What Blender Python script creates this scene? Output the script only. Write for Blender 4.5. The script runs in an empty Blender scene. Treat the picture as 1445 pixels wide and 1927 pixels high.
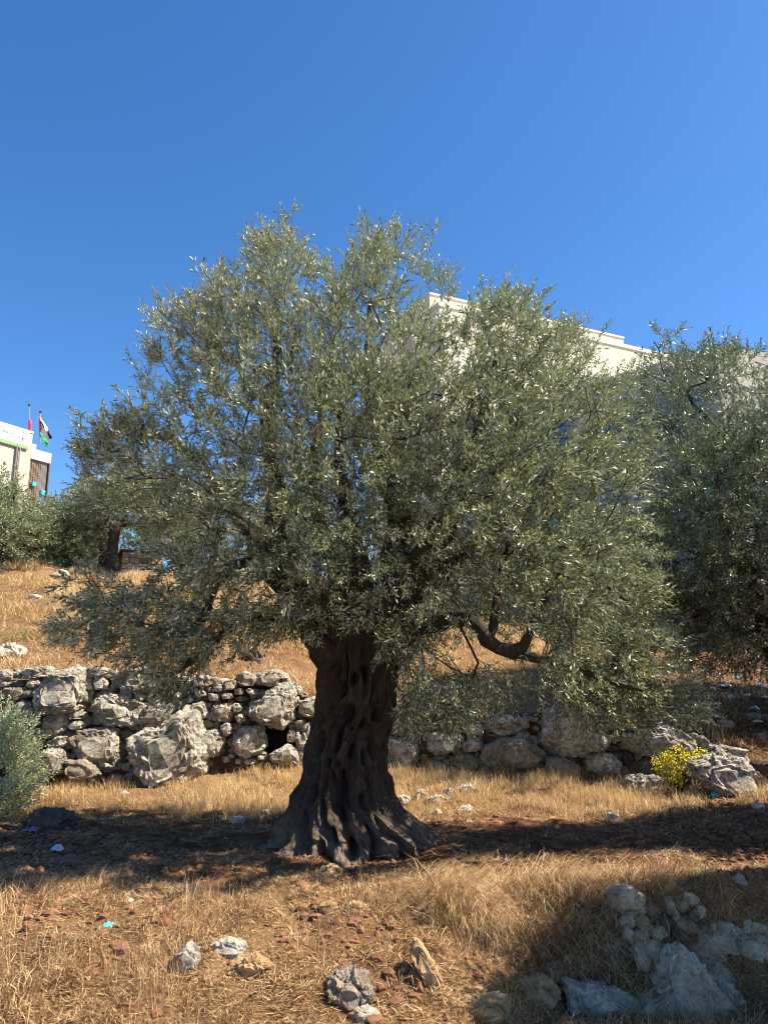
import bpy, math
import numpy as np
from mathutils import Vector
R = math.radians
scene = bpy.context.scene
C = scene.collection

# ------------------------------------------------------------------ camera
PITCH = R(12.0); EYE = 1.87; FPX = 1447.0
cam_d = bpy.data.cameras.new('camera'); cam = bpy.data.objects.new('camera', cam_d); C.objects.link(cam)
cam.location = (0, 0, EYE); cam.rotation_euler = (R(90) + PITCH, 0, 0)
cam_d.sensor_fit = 'VERTICAL'; cam_d.sensor_height = 24.0; cam_d.lens = 24.0 * FPX / 1927.0
cam_d.clip_start = 0.05; cam_d.clip_end = 2000
scene.camera = cam

# ------------------------------------------------------------------ light
SUN_EL = R(51.0); SUN_AZ = R(92.0)          # azimuth clockwise from +Y (forward); 90 = due right
sdir = Vector((math.cos(SUN_EL) * math.sin(SUN_AZ), math.cos(SUN_EL) * math.cos(SUN_AZ), math.sin(SUN_EL)))
world = bpy.data.worlds.new('World'); scene.world = world; world.use_nodes = True
wn = world.node_tree.nodes; wl = world.node_tree.links
bg = wn['Background']
sky = wn.new('ShaderNodeTexSky'); sky.sky_type = 'NISHITA'; sky.sun_disc = False
sky.sun_elevation = SUN_EL; sky.sun_rotation = SUN_AZ
sky.altitude = 900; sky.air_density = 1.0; sky.dust_density = 0.8; sky.ozone_density = 3.5
hs = wn.new('ShaderNodeHueSaturation'); hs.inputs['Saturation'].default_value = 1.25; hs.inputs['Hue'].default_value = 0.503
wl.new(sky.outputs[0], hs.inputs['Color']); wl.new(hs.outputs[0], bg.inputs[0]); bg.inputs[1].default_value = 0.092
sl = bpy.data.lights.new('sun', 'SUN'); sl.energy = 5.0; sl.angle = R(0.53); sl.color = (1.0, 0.90, 0.74)
so = bpy.data.objects.new('sun', sl); C.objects.link(so); so.rotation_euler = sdir.to_track_quat('Z', 'Y').to_euler()
so.location = (20, 5, 20)
scene.view_settings.view_transform = 'Standard'; scene.view_settings.look = 'None'
scene.view_settings.gamma = 1.0; scene.view_settings.use_curve_mapping = False
scene.view_settings.exposure = 1.25
scene.cycles.pixel_filter_type = 'BLACKMAN_HARRIS'; scene.cycles.filter_width = 1.05
scene.cycles.max_bounces = 6; scene.cycles.diffuse_bounces = 3; scene.cycles.transparent_max_bounces = 8

# ------------------------------------------------------------------ helpers
rng = np.random.default_rng(7)
cp, sp_ = math.cos(PITCH), math.sin(PITCH)
def ray(px, py):
    cx = (np.asarray(px, float) - 722.5) / FPX; cy = (963.5 - np.asarray(py, float)) / FPX
    return cx, cp - sp_ * cy, sp_ + cp * cy
def at(px, py, Y):
    """world point at forward distance Y that stands where the photograph shows pixel px, py"""
    x, y, z = ray(px, py); t = Y / y
    return np.array([x * t, Y + 0 * x, EYE + z * t])
def at_z(px, py, z0):
    x, y, z = ray(px, py); t = (z0 - EYE) / z
    return np.array([x * t, y * t, z0])
def project(P):
    P = np.asarray(P, float); d = P - np.array([0, 0, EYE])
    f = d[..., 1] * cp + d[..., 2] * sp_; u = -d[..., 1] * sp_ + d[..., 2] * cp
    return 722.5 + FPX * d[..., 0] / f, 963.5 - FPX * u / f

_perm = np.random.default_rng(1).permutation(512)
def _h(i, j, k):
    return _perm[(_perm[(_perm[i & 511] + j) & 511] + k) & 511] / 511.0 * 2 - 1
def vnoise(P):
    P = np.asarray(P, float); f = np.floor(P).astype(int); t = P - f; t = t * t * (3 - 2 * t)
    x, y, z = f[..., 0], f[..., 1], f[..., 2]; tx, ty, tz = t[..., 0], t[..., 1], t[..., 2]
    r = 0
    for a in (0, 1):
        for b in (0, 1):
            for c in (0, 1):
                r = r + _h(x + a, y + b, z + c) * (tx if a else 1 - tx) * (ty if b else 1 - ty) * (tz if c else 1 - tz)
    return r
def fbm(P, octv=4, gain=0.5):
    P = np.asarray(P, float); s = 0; a = 1.0
    for o in range(octv):
        s = s + a * vnoise(P * (2.03 ** o) + 17.3 * o); a *= gain
    return s
def n2(x, y, sc, octv=3, seed=0.0):
    x, y = np.broadcast_arrays(np.asarray(x, float), np.asarray(y, float))
    return fbm(np.stack([x / sc + seed, y / sc + seed * 1.7, np.full_like(x, seed * 3.1 + 0.5)], -1), octv)
def sstep(a, b, x):
    t = np.clip((x - a) / (b - a), 0, 1); return t * t * (3 - 2 * t)

def tag(o, label=None, cat=None, group=None, kind=None):
    if label: o['label'] = label
    if cat: o['category'] = cat
    if group: o['group'] = group
    if kind: o['kind'] = kind
    return o
def link(name, me, mat=None, parent=None):
    if mat is not None and not me.materials: me.materials.append(mat)
    o = bpy.data.objects.new(name, me); C.objects.link(o)
    if parent is not None: o.parent = parent
    return o
def empty(name, loc=(0, 0, 0)):
    o = bpy.data.objects.new(name, None); o.empty_display_size = 0.2; C.objects.link(o); o.location = loc
    return o
def mesh_np(name, V, T, smooth=False, vals=None, quads=False):
    """mesh from numpy vertex and triangle (or quad) arrays; vals = one float per face -> attribute 'v'"""
    V = np.ascontiguousarray(V, dtype=np.float32).reshape(-1, 3); T = np.ascontiguousarray(T, dtype=np.int32)
    k = 4 if quads else 3
    T = T.reshape(-1, k); n = len(T)
    me = bpy.data.meshes.new(name)
    me.vertices.add(len(V)); me.vertices.foreach_set('co', V.ravel())
    me.loops.add(n * k); me.loops.foreach_set('vertex_index', T.ravel())
    me.polygons.add(n); me.polygons.foreach_set('loop_start', np.arange(0, n * k, k, dtype=np.int32))
    me.update(calc_edges=True)
    me.polygons.foreach_set('use_smooth', np.full(n, smooth, dtype=bool))
    if vals is not None:
        a = me.attributes.new('v', 'FLOAT', 'FACE'); a.data.foreach_set('value', np.asarray(vals, dtype=np.float32))
    return me
def shift(V, loc): return V - np.asarray(loc)

class MB:
    """collects boxes, prisms and tubes, then links them as one mesh"""
    def __init__(s): s.V = []; s.F = []
    def add(s, V, F):
        o = len(s.V); s.V += [tuple(map(float, v)) for v in V]; s.F += [tuple(i + o for i in f) for f in F]
    def hexa(s, b, t): s.add(list(b) + list(t), [(3, 2, 1, 0), (4, 5, 6, 7), (0, 1, 5, 4), (1, 2, 6, 5), (2, 3, 7, 6), (3, 0, 4, 7)])
    def box(s, x0, x1, y0, y1, z0, z1):
        s.hexa([(x0, y0, z0), (x1, y0, z0), (x1, y1, z0), (x0, y1, z0)], [(x0, y0, z1), (x1, y0, z1), (x1, y1, z1), (x0, y1, z1)])
    def obox(s, p, u, a0, a1, d0, d1, z0, z1):
        """box along horizontal direction u (2D unit) from p; d along the left-hand normal"""
        n = (-u[1], u[0])
        f = lambda a, d, z: (p[0] + u[0] * a + n[0] * d, p[1] + u[1] * a + n[1] * d, z)
        s.hexa([f(a0, d0, z0), f(a1, d0, z0), f(a1, d1, z0), f(a0, d1, z0)], [f(a0, d0, z1), f(a1, d0, z1), f(a1, d1, z1), f(a0, d1, z1)])
    def tube(s, pts, rad, n=8):
        V, T = tube_np(np.array(pts, float), np.broadcast_to(np.asarray(rad, float), (len(pts),)), n)
        s.add(V, T)
    def build(s, name, mat, parent=None, loc=None, smooth=False):
        me = bpy.data.meshes.new(name)
        V = s.V if loc is None else [tuple(np.array(v) - np.array(loc)) for v in s.V]
        me.from_pydata(V, [], s.F); me.update()
        if smooth: me.polygons.foreach_set('use_smooth', [True] * len(me.polygons))
        return link(name, me, mat, parent)

def tube_np(P, r, n=6, cap=True):
    P = np.asarray(P, float); m = len(P)
    T = np.gradient(P, axis=0) if m > 1 else np.array([[0, 0, 1.]])
    T /= np.linalg.norm(T, axis=1)[:, None] + 1e-9
    ref = np.array([0.31, 0.17, 0.93]) if abs(T[0, 2]) < 0.8 else np.array([1., 0.2, 0])
    U = np.cross(T, ref); U /= np.linalg.norm(U, axis=1)[:, None] + 1e-9
    W = np.cross(T, U); a = np.arange(n) * 2 * np.pi / n
    V = P[:, None] + (np.cos(a)[None, :, None] * U[:, None] + np.sin(a)[None, :, None] * W[:, None]) * np.asarray(r)[:, None, None]
    V = V.reshape(-1, 3); i = np.arange(n); j = (i + 1) % n; F = []
    for k in range(m - 1):
        A = k * n + i; B = k * n + j; Cc = A + n; D = B + n
        F.append(np.stack([A, B, D], 1)); F.append(np.stack([A, D, Cc], 1))
    F = np.concatenate(F)
    if cap:
        V = np.vstack([V, P[-1:] + T[-1:] * r[-1] * 0.5]); e = len(V) - 1; A = (m - 1) * n
        F = np.vstack([F, np.stack([A + i, A + j, np.full(n, e)], 1)])
    return V, F
class Acc:
    def __init__(s): s.V = []; s.T = []; s.v = []; s.n = 0
    def add(s, V, T, v=None):
        V = np.asarray(V).reshape(-1, 3); T = np.asarray(T).reshape(-1, 3)
        s.V.append(V); s.T.append(T + s.n); s.n += len(V)
        s.v.append(np.full(len(T), 0.5) if v is None else np.asarray(v))
    def mesh(s, name, smooth=False):
        return mesh_np(name, np.concatenate(s.V), np.concatenate(s.T), smooth, np.concatenate(s.v))

# ------------------------------------------------------------------ materials
def nt(name):
    m = bpy.data.materials.new(name); m.use_nodes = True; t = m.node_tree
    return m, t, t.nodes, t.links, t.nodes['Principled BSDF']
def tex_noise(N, L, scale, detail=4, rough=0.6, coord='Object', vec=None, dist=0.0):
    t = N.new('ShaderNodeTexNoise'); t.inputs['Scale'].default_value = scale; t.inputs['Detail'].default_value = detail
    t.inputs['Roughness'].default_value = rough; t.inputs['Distortion'].default_value = dist
    if vec is None:
        c = N.new('ShaderNodeTexCoord'); vec = c.outputs[coord]
    L.new(vec, t.inputs['Vector']); return t.outputs['Fac']
def ramp(N, L, fac, stops):
    r = N.new('ShaderNodeValToRGB'); e = r.color_ramp.elements
    while len(e) < len(stops): e.new(0.5)
    for k, (p, c) in enumerate(stops): e[k].position = p; e[k].color = (*c, 1) if len(c) == 3 else c
    L.new(fac, r.inputs[0]); return r.outputs[0]
def mix(N, L, fac, a, b, mode='MIX'):
    m = N.new('ShaderNodeMix'); m.data_type = 'RGBA'; m.blend_type = mode
    for s, v in ((m.inputs[0], fac), (m.inputs[6], a), (m.inputs[7], b)):
        if isinstance(v, (int, float)): s.default_value = v
        elif isinstance(v, tuple): s.default_value = (*v, 1)
        else: L.new(v, s)
    return m.outputs[2]
def bump(N, L, h, strength, dist, nrm=None):
    b = N.new('ShaderNodeBump'); b.inputs['Strength'].default_value = strength; b.inputs['Distance'].default_value = dist
    L.new(h, b.inputs['Height'])
    if nrm is not None: L.new(nrm, b.inputs['Normal'])
    return b.outputs[0]
def simple(name, col, rough=0.8, var=0.15, scale=6.0, metal=0.0, bmp=0.0):
    m, t, N, L, b = nt(name)
    n = tex_noise(N, L, scale, 5)
    c0 = tuple(c * (1 - var) for c in col); c1 = tuple(min(1, c * (1 + var)) for c in col)
    L.new(ramp(N, L, n, [(0.3, c0), (0.7, c1)]), b.inputs['Base Color'])
    b.inputs['Roughness'].default_value = rough; b.inputs['Metallic'].default_value = metal
    if bmp: L.new(bump(N, L, n, 0.5, bmp), b.inputs['Normal'])
    return m

def leaf_mat(name, top, topy, under, trans=0.22, rough=0.42):
    m, t, N, L, b = nt(name)
    at_ = N.new('ShaderNodeAttribute'); at_.attribute_name = 'v'
    tc = ramp(N, L, at_.outputs['Fac'], [(0.0, tuple(c * 0.7 for c in top)), (0.55, top), (0.93, topy), (1.0, (0.20, 0.13, 0.06))])
    g = N.new('ShaderNodeNewGeometry')
    col = mix(N, L, g.outputs['Backfacing'], tc, under)
    L.new(col, b.inputs['Base Color']); b.inputs['Roughness'].default_value = rough
    b.inputs['Specular IOR Level'].default_value = 0.55
    tr = N.new('ShaderNodeBsdfTranslucent'); L.new(mix(N, L, 1.0, tc, (1.5, 1.7, 0.8), 'MULTIPLY'), tr.inputs['Color'])
    ms = N.new('ShaderNodeMixShader'); ms.inputs[0].default_value = trans
    L.new(b.outputs[0], ms.inputs[1]); L.new(tr.outputs[0], ms.inputs[2])
    L.new(ms.outputs[0], N['Material Output'].inputs['Surface']); return m
def grass_mat(name, c0, c1, c2, trans=0.3):
    m, t, N, L, b = nt(name)
    at_ = N.new('ShaderNodeAttribute'); at_.attribute_name = 'v'
    col = ramp(N, L, at_.outputs['Fac'], [(0.0, c0), (0.5, c1), (1.0, c2)])
    L.new(col, b.inputs['Base Color']); b.inputs['Roughness'].default_value = 0.6
    tr = N.new('ShaderNodeBsdfTranslucent'); L.new(col, tr.inputs['Color'])
    ms = N.new('ShaderNodeMixShader'); ms.inputs[0].default_value = trans
    L.new(b.outputs[0], ms.inputs[1]); L.new(tr.outputs[0], ms.inputs[2])
    L.new(ms.outputs[0], N['Material Output'].inputs['Surface']); return m
def stone_mat(name, base, dark, stain, lichen=0.5, pit=0.012):
    m, t, N, L, b = nt(name)
    oi = N.new('ShaderNodeObjectInfo'); tc = N.new('ShaderNodeTexCoord')
    va = N.new('ShaderNodeVectorMath'); va.operation = 'ADD'; L.new(tc.outputs['Object'], va.inputs[0])
    sc = N.new('ShaderNodeVectorMath'); sc.operation = 'SCALE'; L.new(oi.outputs['Random'], sc.inputs[3]); sc.inputs[0].default_value = (37, 21, 53)
    L.new(sc.outputs[0], va.inputs[1]); v = va.outputs[0]
    big = tex_noise(N, L, 1.8, 4, 0.6, vec=v); med = tex_noise(N, L, 5.0, 8, 0.72, vec=v, dist=0.5); fine = tex_noise(N, L, 15.0, 8, 0.78, vec=v, dist=0.8)
    c = ramp(N, L, med, [(0.33, tuple(x * 0.4 for x in base)), (0.47, base), (0.62, tuple(min(0.9, x * 1.5) for x in base))])
    c = mix(N, L, ramp(N, L, big, [(0.5, (0, 0, 0)), (0.70, (0.7, 0.7, 0.7))]), c, stain)
    li = ramp(N, L, fine, [(0.41, (1, 1, 1)), (0.52, (0, 0, 0))])
    lm = N.new('ShaderNodeMath'); lm.operation = 'MULTIPLY'; L.new(li, lm.inputs[0]); lm.inputs[1].default_value = lichen
    c = mix(N, L, lm.outputs[0], c, dark)
    L.new(c, b.inputs['Base Color']); b.inputs['Roughness'].default_value = 0.9; b.inputs['Specular IOR Level'].default_value = 0.2
    n1 = bump(N, L, med, 1.0, pit * 7); L.new(bump(N, L, fine, 1.0, pit * 4.5, n1), b.inputs['Normal']); return m
def bark_mat(name, base, dark):
    m, t, N, L, b = nt(name)
    tc = N.new('ShaderNodeTexCoord'); mp = N.new('ShaderNodeMapping'); mp.inputs['Scale'].default_value = (1, 1, 0.22)
    L.new(tc.outputs['Object'], mp.inputs[0])
    f = tex_noise(N, L, 34, 8, 0.75, vec=mp.outputs[0], dist=0.8); g = tex_noise(N, L, 5, 4, 0.6)
    c = ramp(N, L, f, [(0.3, dark), (0.5, base), (0.72, tuple(min(1, x * 1.7) for x in base))])
    c = mix(N, L, ramp(N, L, g, [(0.45, (0, 0, 0)), (0.7, (0.6, 0.6, 0.6))]), c, tuple(x * 0.5 for x in base))
    L.new(c, b.inputs['Base Color']); b.inputs['Roughness'].default_value = 0.9; b.inputs['Specular IOR Level'].default_value = 0.2
    L.new(bump(N, L, f, 1.0, 0.045), b.inputs['Normal']); return m

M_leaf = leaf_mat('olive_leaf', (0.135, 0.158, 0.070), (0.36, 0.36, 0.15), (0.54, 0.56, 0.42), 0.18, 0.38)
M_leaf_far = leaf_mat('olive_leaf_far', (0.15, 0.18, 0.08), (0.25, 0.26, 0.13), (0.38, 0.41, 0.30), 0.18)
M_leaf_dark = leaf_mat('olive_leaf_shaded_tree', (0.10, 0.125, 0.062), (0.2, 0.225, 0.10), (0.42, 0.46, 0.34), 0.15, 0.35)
M_sage = leaf_mat('olive_leaf_silvery', (0.36, 0.385, 0.25), (0.44, 0.45, 0.28), (0.55, 0.57, 0.43), 0.25)
M_bark = bark_mat('old_olive_bark', (0.098, 0.070, 0.053), (0.010, 0.007, 0.005))
M_twig = bark_mat('olive_twig_bark', (0.085, 0.066, 0.052), (0.022, 0.017, 0.014))
M_rootbark = bark_mat('olive_root_bark', (0.24, 0.21, 0.18), (0.06, 0.05, 0.042))
M_stone = stone_mat('grey_limestone', (0.60, 0.54, 0.45), (0.095, 0.085, 0.072), (0.30, 0.21, 0.12), 0.8)
M_stone2 = stone_mat('ochre_limestone', (0.42, 0.35, 0.27), (0.12, 0.10, 0.08), (0.36, 0.22, 0.10), 0.55)
M_white = stone_mat('white_limestone', (0.52, 0.47, 0.38), (0.20, 0.175, 0.14), (0.5, 0.38, 0.22), 0.25, 0.006)
M_tan = stone_mat('tan_sandstone', (0.47, 0.31, 0.16), (0.22, 0.13, 0.07), (0.5, 0.30, 0.13), 0.3, 0.006)
M_shade = stone_mat('shade_lightened_limestone', (0.80, 0.645, 0.455), (0.24, 0.19, 0.13), (0.42, 0.32, 0.2), 0.5)  # copy for stones in shade, lightened and warmed in place of bounced light
M_dkrock = stone_mat('dark_stone', (0.16, 0.135, 0.115), (0.05, 0.042, 0.038), (0.2, 0.15, 0.11), 0.4)

# ------------------------------------------------------------------ terrain
WX = np.array([-8.0, -6.2, -5.0, -3.0, -1.2, 0.0, 1.2, 3.0, 4.4, 5.3, 6.5, 9.0])
WY = np.array([11.6, 11.9, 12.2, 12.75, 13.2, 13.25, 13.0, 12.6, 12.2, 11.7, 11.2, 10.6])
def wall_y(x): return np.interp(x, WX, WY)
def wall_top(x): return np.interp(x, [-7, -3.3, -1.9, -1.4, -0.2, 0.4, 2.0, 3.2, 4.2, 5.3, 6.5, 9], [1.86, 1.86, 1.8, 1.6, 1.35, 1.3, 1.28, 1.4, 1.1, 0.75, 0.55, 0.5])
def ground(x, y, fine=True):
    x = np.asarray(x, float); y = np.asarray(y, float)
    g = 0.03 + 0.0 * x + (0.27 + 0.07 * np.exp(-((x + 1.8) / 1.2) ** 2)) * sstep(10.4, 12.9, y)
    # bank in front: gentle on the left, steep on the right
    steep = sstep(0.2, 1.6, x)
    edge = 7.1 + 0.12 * np.sin(x * 1.7 + 0.6) - 0.25 * sstep(-1, -3, x)
    wdt = 2.6 * (1 - steep) + 0.55 * steep
    drop = 0.45 * (1 - steep) + 0.62 * steep
    g = g - drop * sstep(0, 1, (edge - y) / wdt) - 0.02 * np.clip(6 - y, 0, 8)
    g = g + 0.10 * np.exp(-((y - 7.25) / 0.45) ** 2) * sstep(0.3, 2.2, x)
    # slight rise to the right and ridge of the path
    g = g + 0.05 * np.clip(x - 1.5, 0, 8) * sstep(7.5, 9.5, y) * sstep(14, 11, y)
    g = g + 0.05 * n2(x, y, 1.3, 3, 2.0) * sstep(3, 5, y)
    # terrace above the wall
    yw = wall_y(x); w = 0.32 + 2.6 * sstep(5.0, 6.8, x)
    st = sstep(0.0, 1.0, (y - (yw + 0.30)) / w)
    slope = np.interp(x, [-12, -4, 0, 5, 9], [0.285, 0.285, 0.26, 0.2, 0.17])
    up = wall_top(x) - 0.05 + slope * np.clip(y - yw - 0.6, 0, 11.6) + 0.03 * np.clip(y - yw - 12.0, 0, 150) + 0.16 * n2(x, y, 2.8, 3, 5.0) * sstep(0.5, 3, y - yw)
    g = g * (1 - st) + up * st
    if fine:
        near = sstep(26, 8, y)
        g = g + near * (0.034 * n2(x, y, 0.33, 3, 1.0) + 0.024 * np.abs(n2(x, y, 0.12, 2, 8.0)) + 0.09 * np.abs(n2(x, y, 0.5, 2, 21.0)) * sstep(8.0, 7.0, y))
    return g
def terrain():
    ys = [-14.0]
    while ys[-1] < 420:
        y = ys[-1]
        d = 1.5 if y < 3 else 0.045 if y < 7.6 else 0.06 if y < 14 else 0.16 if y < 28 else 0.09 * (y - 24) + 0.3
        ys.append(y + d)
    ys = np.array(ys)
    xs = [0.0]
    while xs[-1] < 320:
        x = xs[-1]; xs.append(x + (0.05 if x < 4.5 else 0.09 if x < 8 else 0.09 + 0.14 * (x - 8)))
    xs = np.array(xs); xs = np.concatenate([-xs[:0:-1], xs])
    X, Y = np.meshgrid(xs, ys); Z = ground(X, Y)
    V = np.stack([X, Y, Z], -1).reshape(-1, 3); nx, ny = len(xs), len(ys)
    i = (np.arange(ny - 1)[:, None] * nx + np.arange(nx - 1)[None]).ravel()
    Q = np.stack([i, i + 1, i + nx + 1, i + nx], 1)
    return mesh_np('ground', V, Q, True, None, quads=True)
m, t, N, L, b = nt('dry_soil')
tc = N.new('ShaderNodeTexCoord'); v = tc.outputs['Object']
n_big = tex_noise(N, L, 0.9, 5, 0.6, vec=v); n_med = tex_noise(N, L, 7, 6, 0.7, vec=v); n_f = tex_noise(N, L, 45, 5, 0.75, vec=v, dist=0.6)
soil = ramp(N, L, n_med, [(0.3, (0.055, 0.024, 0.012)), (0.5, (0.12, 0.056, 0.027)), (0.72, (0.22, 0.115, 0.06))])
straw = ramp(N, L, n_f, [(0.34, (0.08, 0.042, 0.020)), (0.5, (0.24, 0.14, 0.065)), (0.66, (0.50, 0.34, 0.17))])
sep = N.new('ShaderNodeSeparateXYZ'); L.new(v, sep.inputs[0])
mr = N.new('ShaderNodeMapRange'); mr.interpolation_type = 'SMOOTHSTEP'; mr.inputs[1].default_value = 10.2; mr.inputs[2].default_value = 11.4; L.new(sep.outputs[1], mr.inputs[0])
mr2 = N.new('ShaderNodeMapRange'); mr2.inputs[1].default_value = 8.3; mr2.inputs[2].default_value = 7.3; L.new(sep.outputs[1], mr2.inputs[0])
mm = N.new('ShaderNodeMath'); mm.operation = 'MAXIMUM'; L.new(mr.outputs[0], mm.inputs[0]); L.new(mr2.outputs[0], mm.inputs[1])
ma = N.new('ShaderNodeMath'); ma.operation = 'MULTIPLY_ADD'; L.new(mm.outputs[0], ma.inputs[0]); ma.inputs[1].default_value = 0.35; L.new(n_big, ma.inputs[2])
fac = ramp(N, L, ma.outputs[0], [(0.58, (0, 0, 0)), (0.95, (1, 1, 1))])
mx = N.new('ShaderNodeMapRange'); mx.interpolation_type = 'SMOOTHSTEP'; mx.inputs[1].default_value = 5.4; mx.inputs[2].default_value = 4.2; mx.inputs[4].default_value = 1.0; L.new(sep.outputs[0], mx.inputs[0])
mf = N.new('ShaderNodeMath'); mf.operation = 'MULTIPLY'; L.new(fac, mf.inputs[0]); L.new(mx.outputs[0], mf.inputs[1])
L.new(mix(N, L, mf.outputs[0], soil, straw), b.inputs['Base Color']); b.inputs['Roughness'].default_value = 0.95; b.inputs['Specular IOR Level'].default_value = 0.1
nb = bump(N, L, n_med, 0.7, 0.05); L.new(bump(N, L, n_f, 1.0, 0.02, nb), b.inputs['Normal'])
M_soil = m
tag(link('ground', terrain(), M_soil), kind='structure')
def gpt(px, py, near=4.5, far=32.0):
    """ground point seen at a pixel of the photograph (ray march)"""
    x, y, z = [float(q) for q in ray(px, py)]
    Y = np.arange(near, far, 0.02); t_ = Y / y
    gz = ground(x * t_, Y, False); zz = EYE + z * t_
    k = np.argmax(zz <= gz)
    if not (zz <= gz).any(): k = -1
    return np.array([x * t_[k], Y[k], gz[k]])

# ------------------------------------------------------------------ stones
import bmesh
def ico(sub):
    bm = bmesh.new(); bmesh.ops.create_icosphere(bm, subdivisions=sub, radius=1.0)
    V = np.array([v.co[:] for v in bm.verts]); T = np.array([[v.index for v in f.verts] for f in bm.faces]); bm.free(); return V, T
ICO = {k: ico(k) for k in (1, 2, 3, 4, 5)}
def stone_from_poly(poly, depth, seed, sub=3, rough=0.06, facets=18):
    """stone whose outline in the x-z plane is the given polygon (metres, centred); y is depth"""
    P = np.asarray(poly, float); V, T = ICO[sub]; V = V.copy()
    th = np.arctan2(V[:, 2], V[:, 0]); s = np.sqrt(V[:, 0] ** 2 + V[:, 2] ** 2)
    A = P; B = np.roll(P, -1, 0); E = B - A
    d = np.stack([np.cos(th), np.sin(th)], 1)
    den = d[:, None, 0] * E[None, :, 1] - d[:, None, 1] * E[None, :, 0]
    den = np.where(np.abs(den) < 1e-9, 1e-9, den)
    tt = (A[None, :, 0] * E[None, :, 1] - A[None, :, 1] * E[None, :, 0]) / den
    uu = (A[None, :, 0] * d[:, None, 1] - A[None, :, 1] * d[:, None, 0]) / den
    ok = (tt > 0) & (uu >= -1e-3) & (uu <= 1.001)
    r = np.where(ok, tt, -1).max(1); sz = np.sqrt(np.abs(np.ptp(P[:, 0]) * np.ptp(P[:, 1]))) / 2
    r = np.where(r <= 0, sz, r)
    f = np.clip(s, 0, 1) ** 0.34 * 1.04
    X = d[:, 0] * r * f; Z = d[:, 1] * r * f; Yy = np.sign(V[:, 1]) * np.abs(V[:, 1]) ** 0.7 * depth / 2
    Q = np.stack([X, Yy, Z], 1)
    nrm = V / np.linalg.norm(V, axis=1)[:, None]
    q = Q / sz
    n = fbm(q * 1.3 + seed * 7.7, 3) * rough * 0.8 + (np.abs(fbm(q * 2.6 + seed * 3.3, 4, 0.6)) - 0.35) * rough * 1.7 + (0.5 - np.abs(fbm(q * 5.5 + seed, 3, 0.7))) * rough * 1.3
    # a few planar facets
    g = np.random.default_rng(int(seed * 1000) + 5)
    for _ in range(facets):
        a = g.normal(size=3); a[1] = -abs(a[1]) - (0.9 if facets < 9 else 0.15); a /= np.linalg.norm(a)
        dd = q @ a; lim = dd.max() * g.uniform(0.80, 0.97); over = np.clip(dd - lim, 0, None)
        Q = Q - a[None] * (over * sz * 0.8)[:, None]
    return Q + nrm * (n * sz)[:, None], T
def z2(pts, ox, oy, s=3.6125): return [(ox + a / s, oy + b_ / s) for a, b_ in pts]
ZA = dict(ox=0, oy=1220); ZB = dict(ox=340, oy=1200); ZC = dict(ox=700, oy=1250); ZD = dict(ox=1045, oy=1250)
WALL = []
def ws(reg, pts, dep=0.0, mat=None): WALL.append((z2(pts, **reg), dep, mat))
g_, o_ = M_stone, M_stone2
ws(ZA, [(245,260),(300,190),(380,150),(460,130),(545,145),(562,220),(562,400),(500,430),(400,447),(245,447),(232,380)], -.1)
ws(ZA, [(110,185),(190,135),(300,120),(318,150),(315,190),(250,200),(120,210)])
ws(ZA, [(-10,150),(40,140),(68,180),(60,215),(-10,215)]); ws(ZA, [(-8,235),(40,225),(45,255),(-8,265)])
ws(ZA, [(175,225),(240,205),(262,225),(255,265),(190,275)]); ws(ZA, [(5,275),(155,262),(160,300),(130,340),(50,365),(5,320)], 0, o_)
ws(ZA, [(150,300),(200,282),(222,300),(215,330),(160,335)], 0, o_); ws(ZA, [(575,140),(640,125),(765,150),(760,190),(700,205),(580,185)])
ws(ZA, [(630,205),(700,195),(718,235),(710,275),(650,280),(630,250)]); ws(ZA, [(575,205),(620,210),(620,280),(590,285),(570,240)])
ws(ZA, [(780,170),(850,140),(1000,140),(1085,160),(1095,200),(1060,250),(950,290),(800,280),(770,230)])
ws(ZA, [(610,320),(700,290),(830,330),(940,380),(930,520),(800,530),(680,520),(620,440)])
ws(ZA, [(285,480),(350,455),(440,460),(450,540),(400,580),(360,610),(290,620),(275,560)]); ws(ZA, [(450,455),(500,432),(572,435),(568,480),(460,485)])
ws(ZA, [(465,510),(530,490),(572,510),(560,545),(500,565),(465,550)]); ws(ZA, [(320,640),(390,600),(470,595),(483,630),(440,670),(350,685)])
ws(ZA, [(490,620),(530,570),(620,550),(740,555),(762,580),(780,800),(760,830),(660,820),(520,730)], -.05)
ws(ZA, [(165,480),(220,465),(265,500),(255,525),(180,520)]); ws(ZA, [(150,525),(200,525),(260,590),(230,620),(170,630)])
ws(ZA, [(270,700),(400,690),(435,740),(400,860),(320,860),(290,790)], -.15); ws(ZA, [(430,770),(560,765),(620,830),(640,870),(560,910),(440,880)], -.25, o_)
ws(ZA, [(585,880),(640,860),(700,900),(640,940),(600,930)], -.2, M_dkrock)
ws(ZA, [(890,640),(960,570),(1100,540),(1200,420),(1270,400),(1330,560),(1340,880),(1250,920),(1130,1000),(1030,1020),(960,900),(930,760)], -.35)
ws(ZA, [(780,600),(860,640),(880,760),(800,800),(780,700)], .12, M_dkrock); ws(ZA, [(960,420),(1100,380),(1180,400),(1080,530),(960,560)])
ws(ZA, [(80,400),(140,350),(190,370),(215,440),(160,480),(90,460)]); ws(ZA, [(-10,380),(60,370),(75,430),(-10,470)]); ws(ZA, [(20,490),(90,480),(140,530),(60,600),(10,560)])
ws(ZA, [(60,620),(150,640),(140,700),(60,700)], 0, o_); ws(ZA, [(-10,600),(50,620),(50,740),(-10,760)]); ws(ZA, [(70,720),(160,710),(180,790),(90,820)])
ws(ZB, [(500,320),(560,225),(640,215),(700,245),(735,300),(700,325),(600,330)])
ws(ZB, [(465,450),(550,420),(570,370),(650,328),(755,335),(762,480),(750,590),(690,612),(540,600),(470,565)], -.12)
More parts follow.
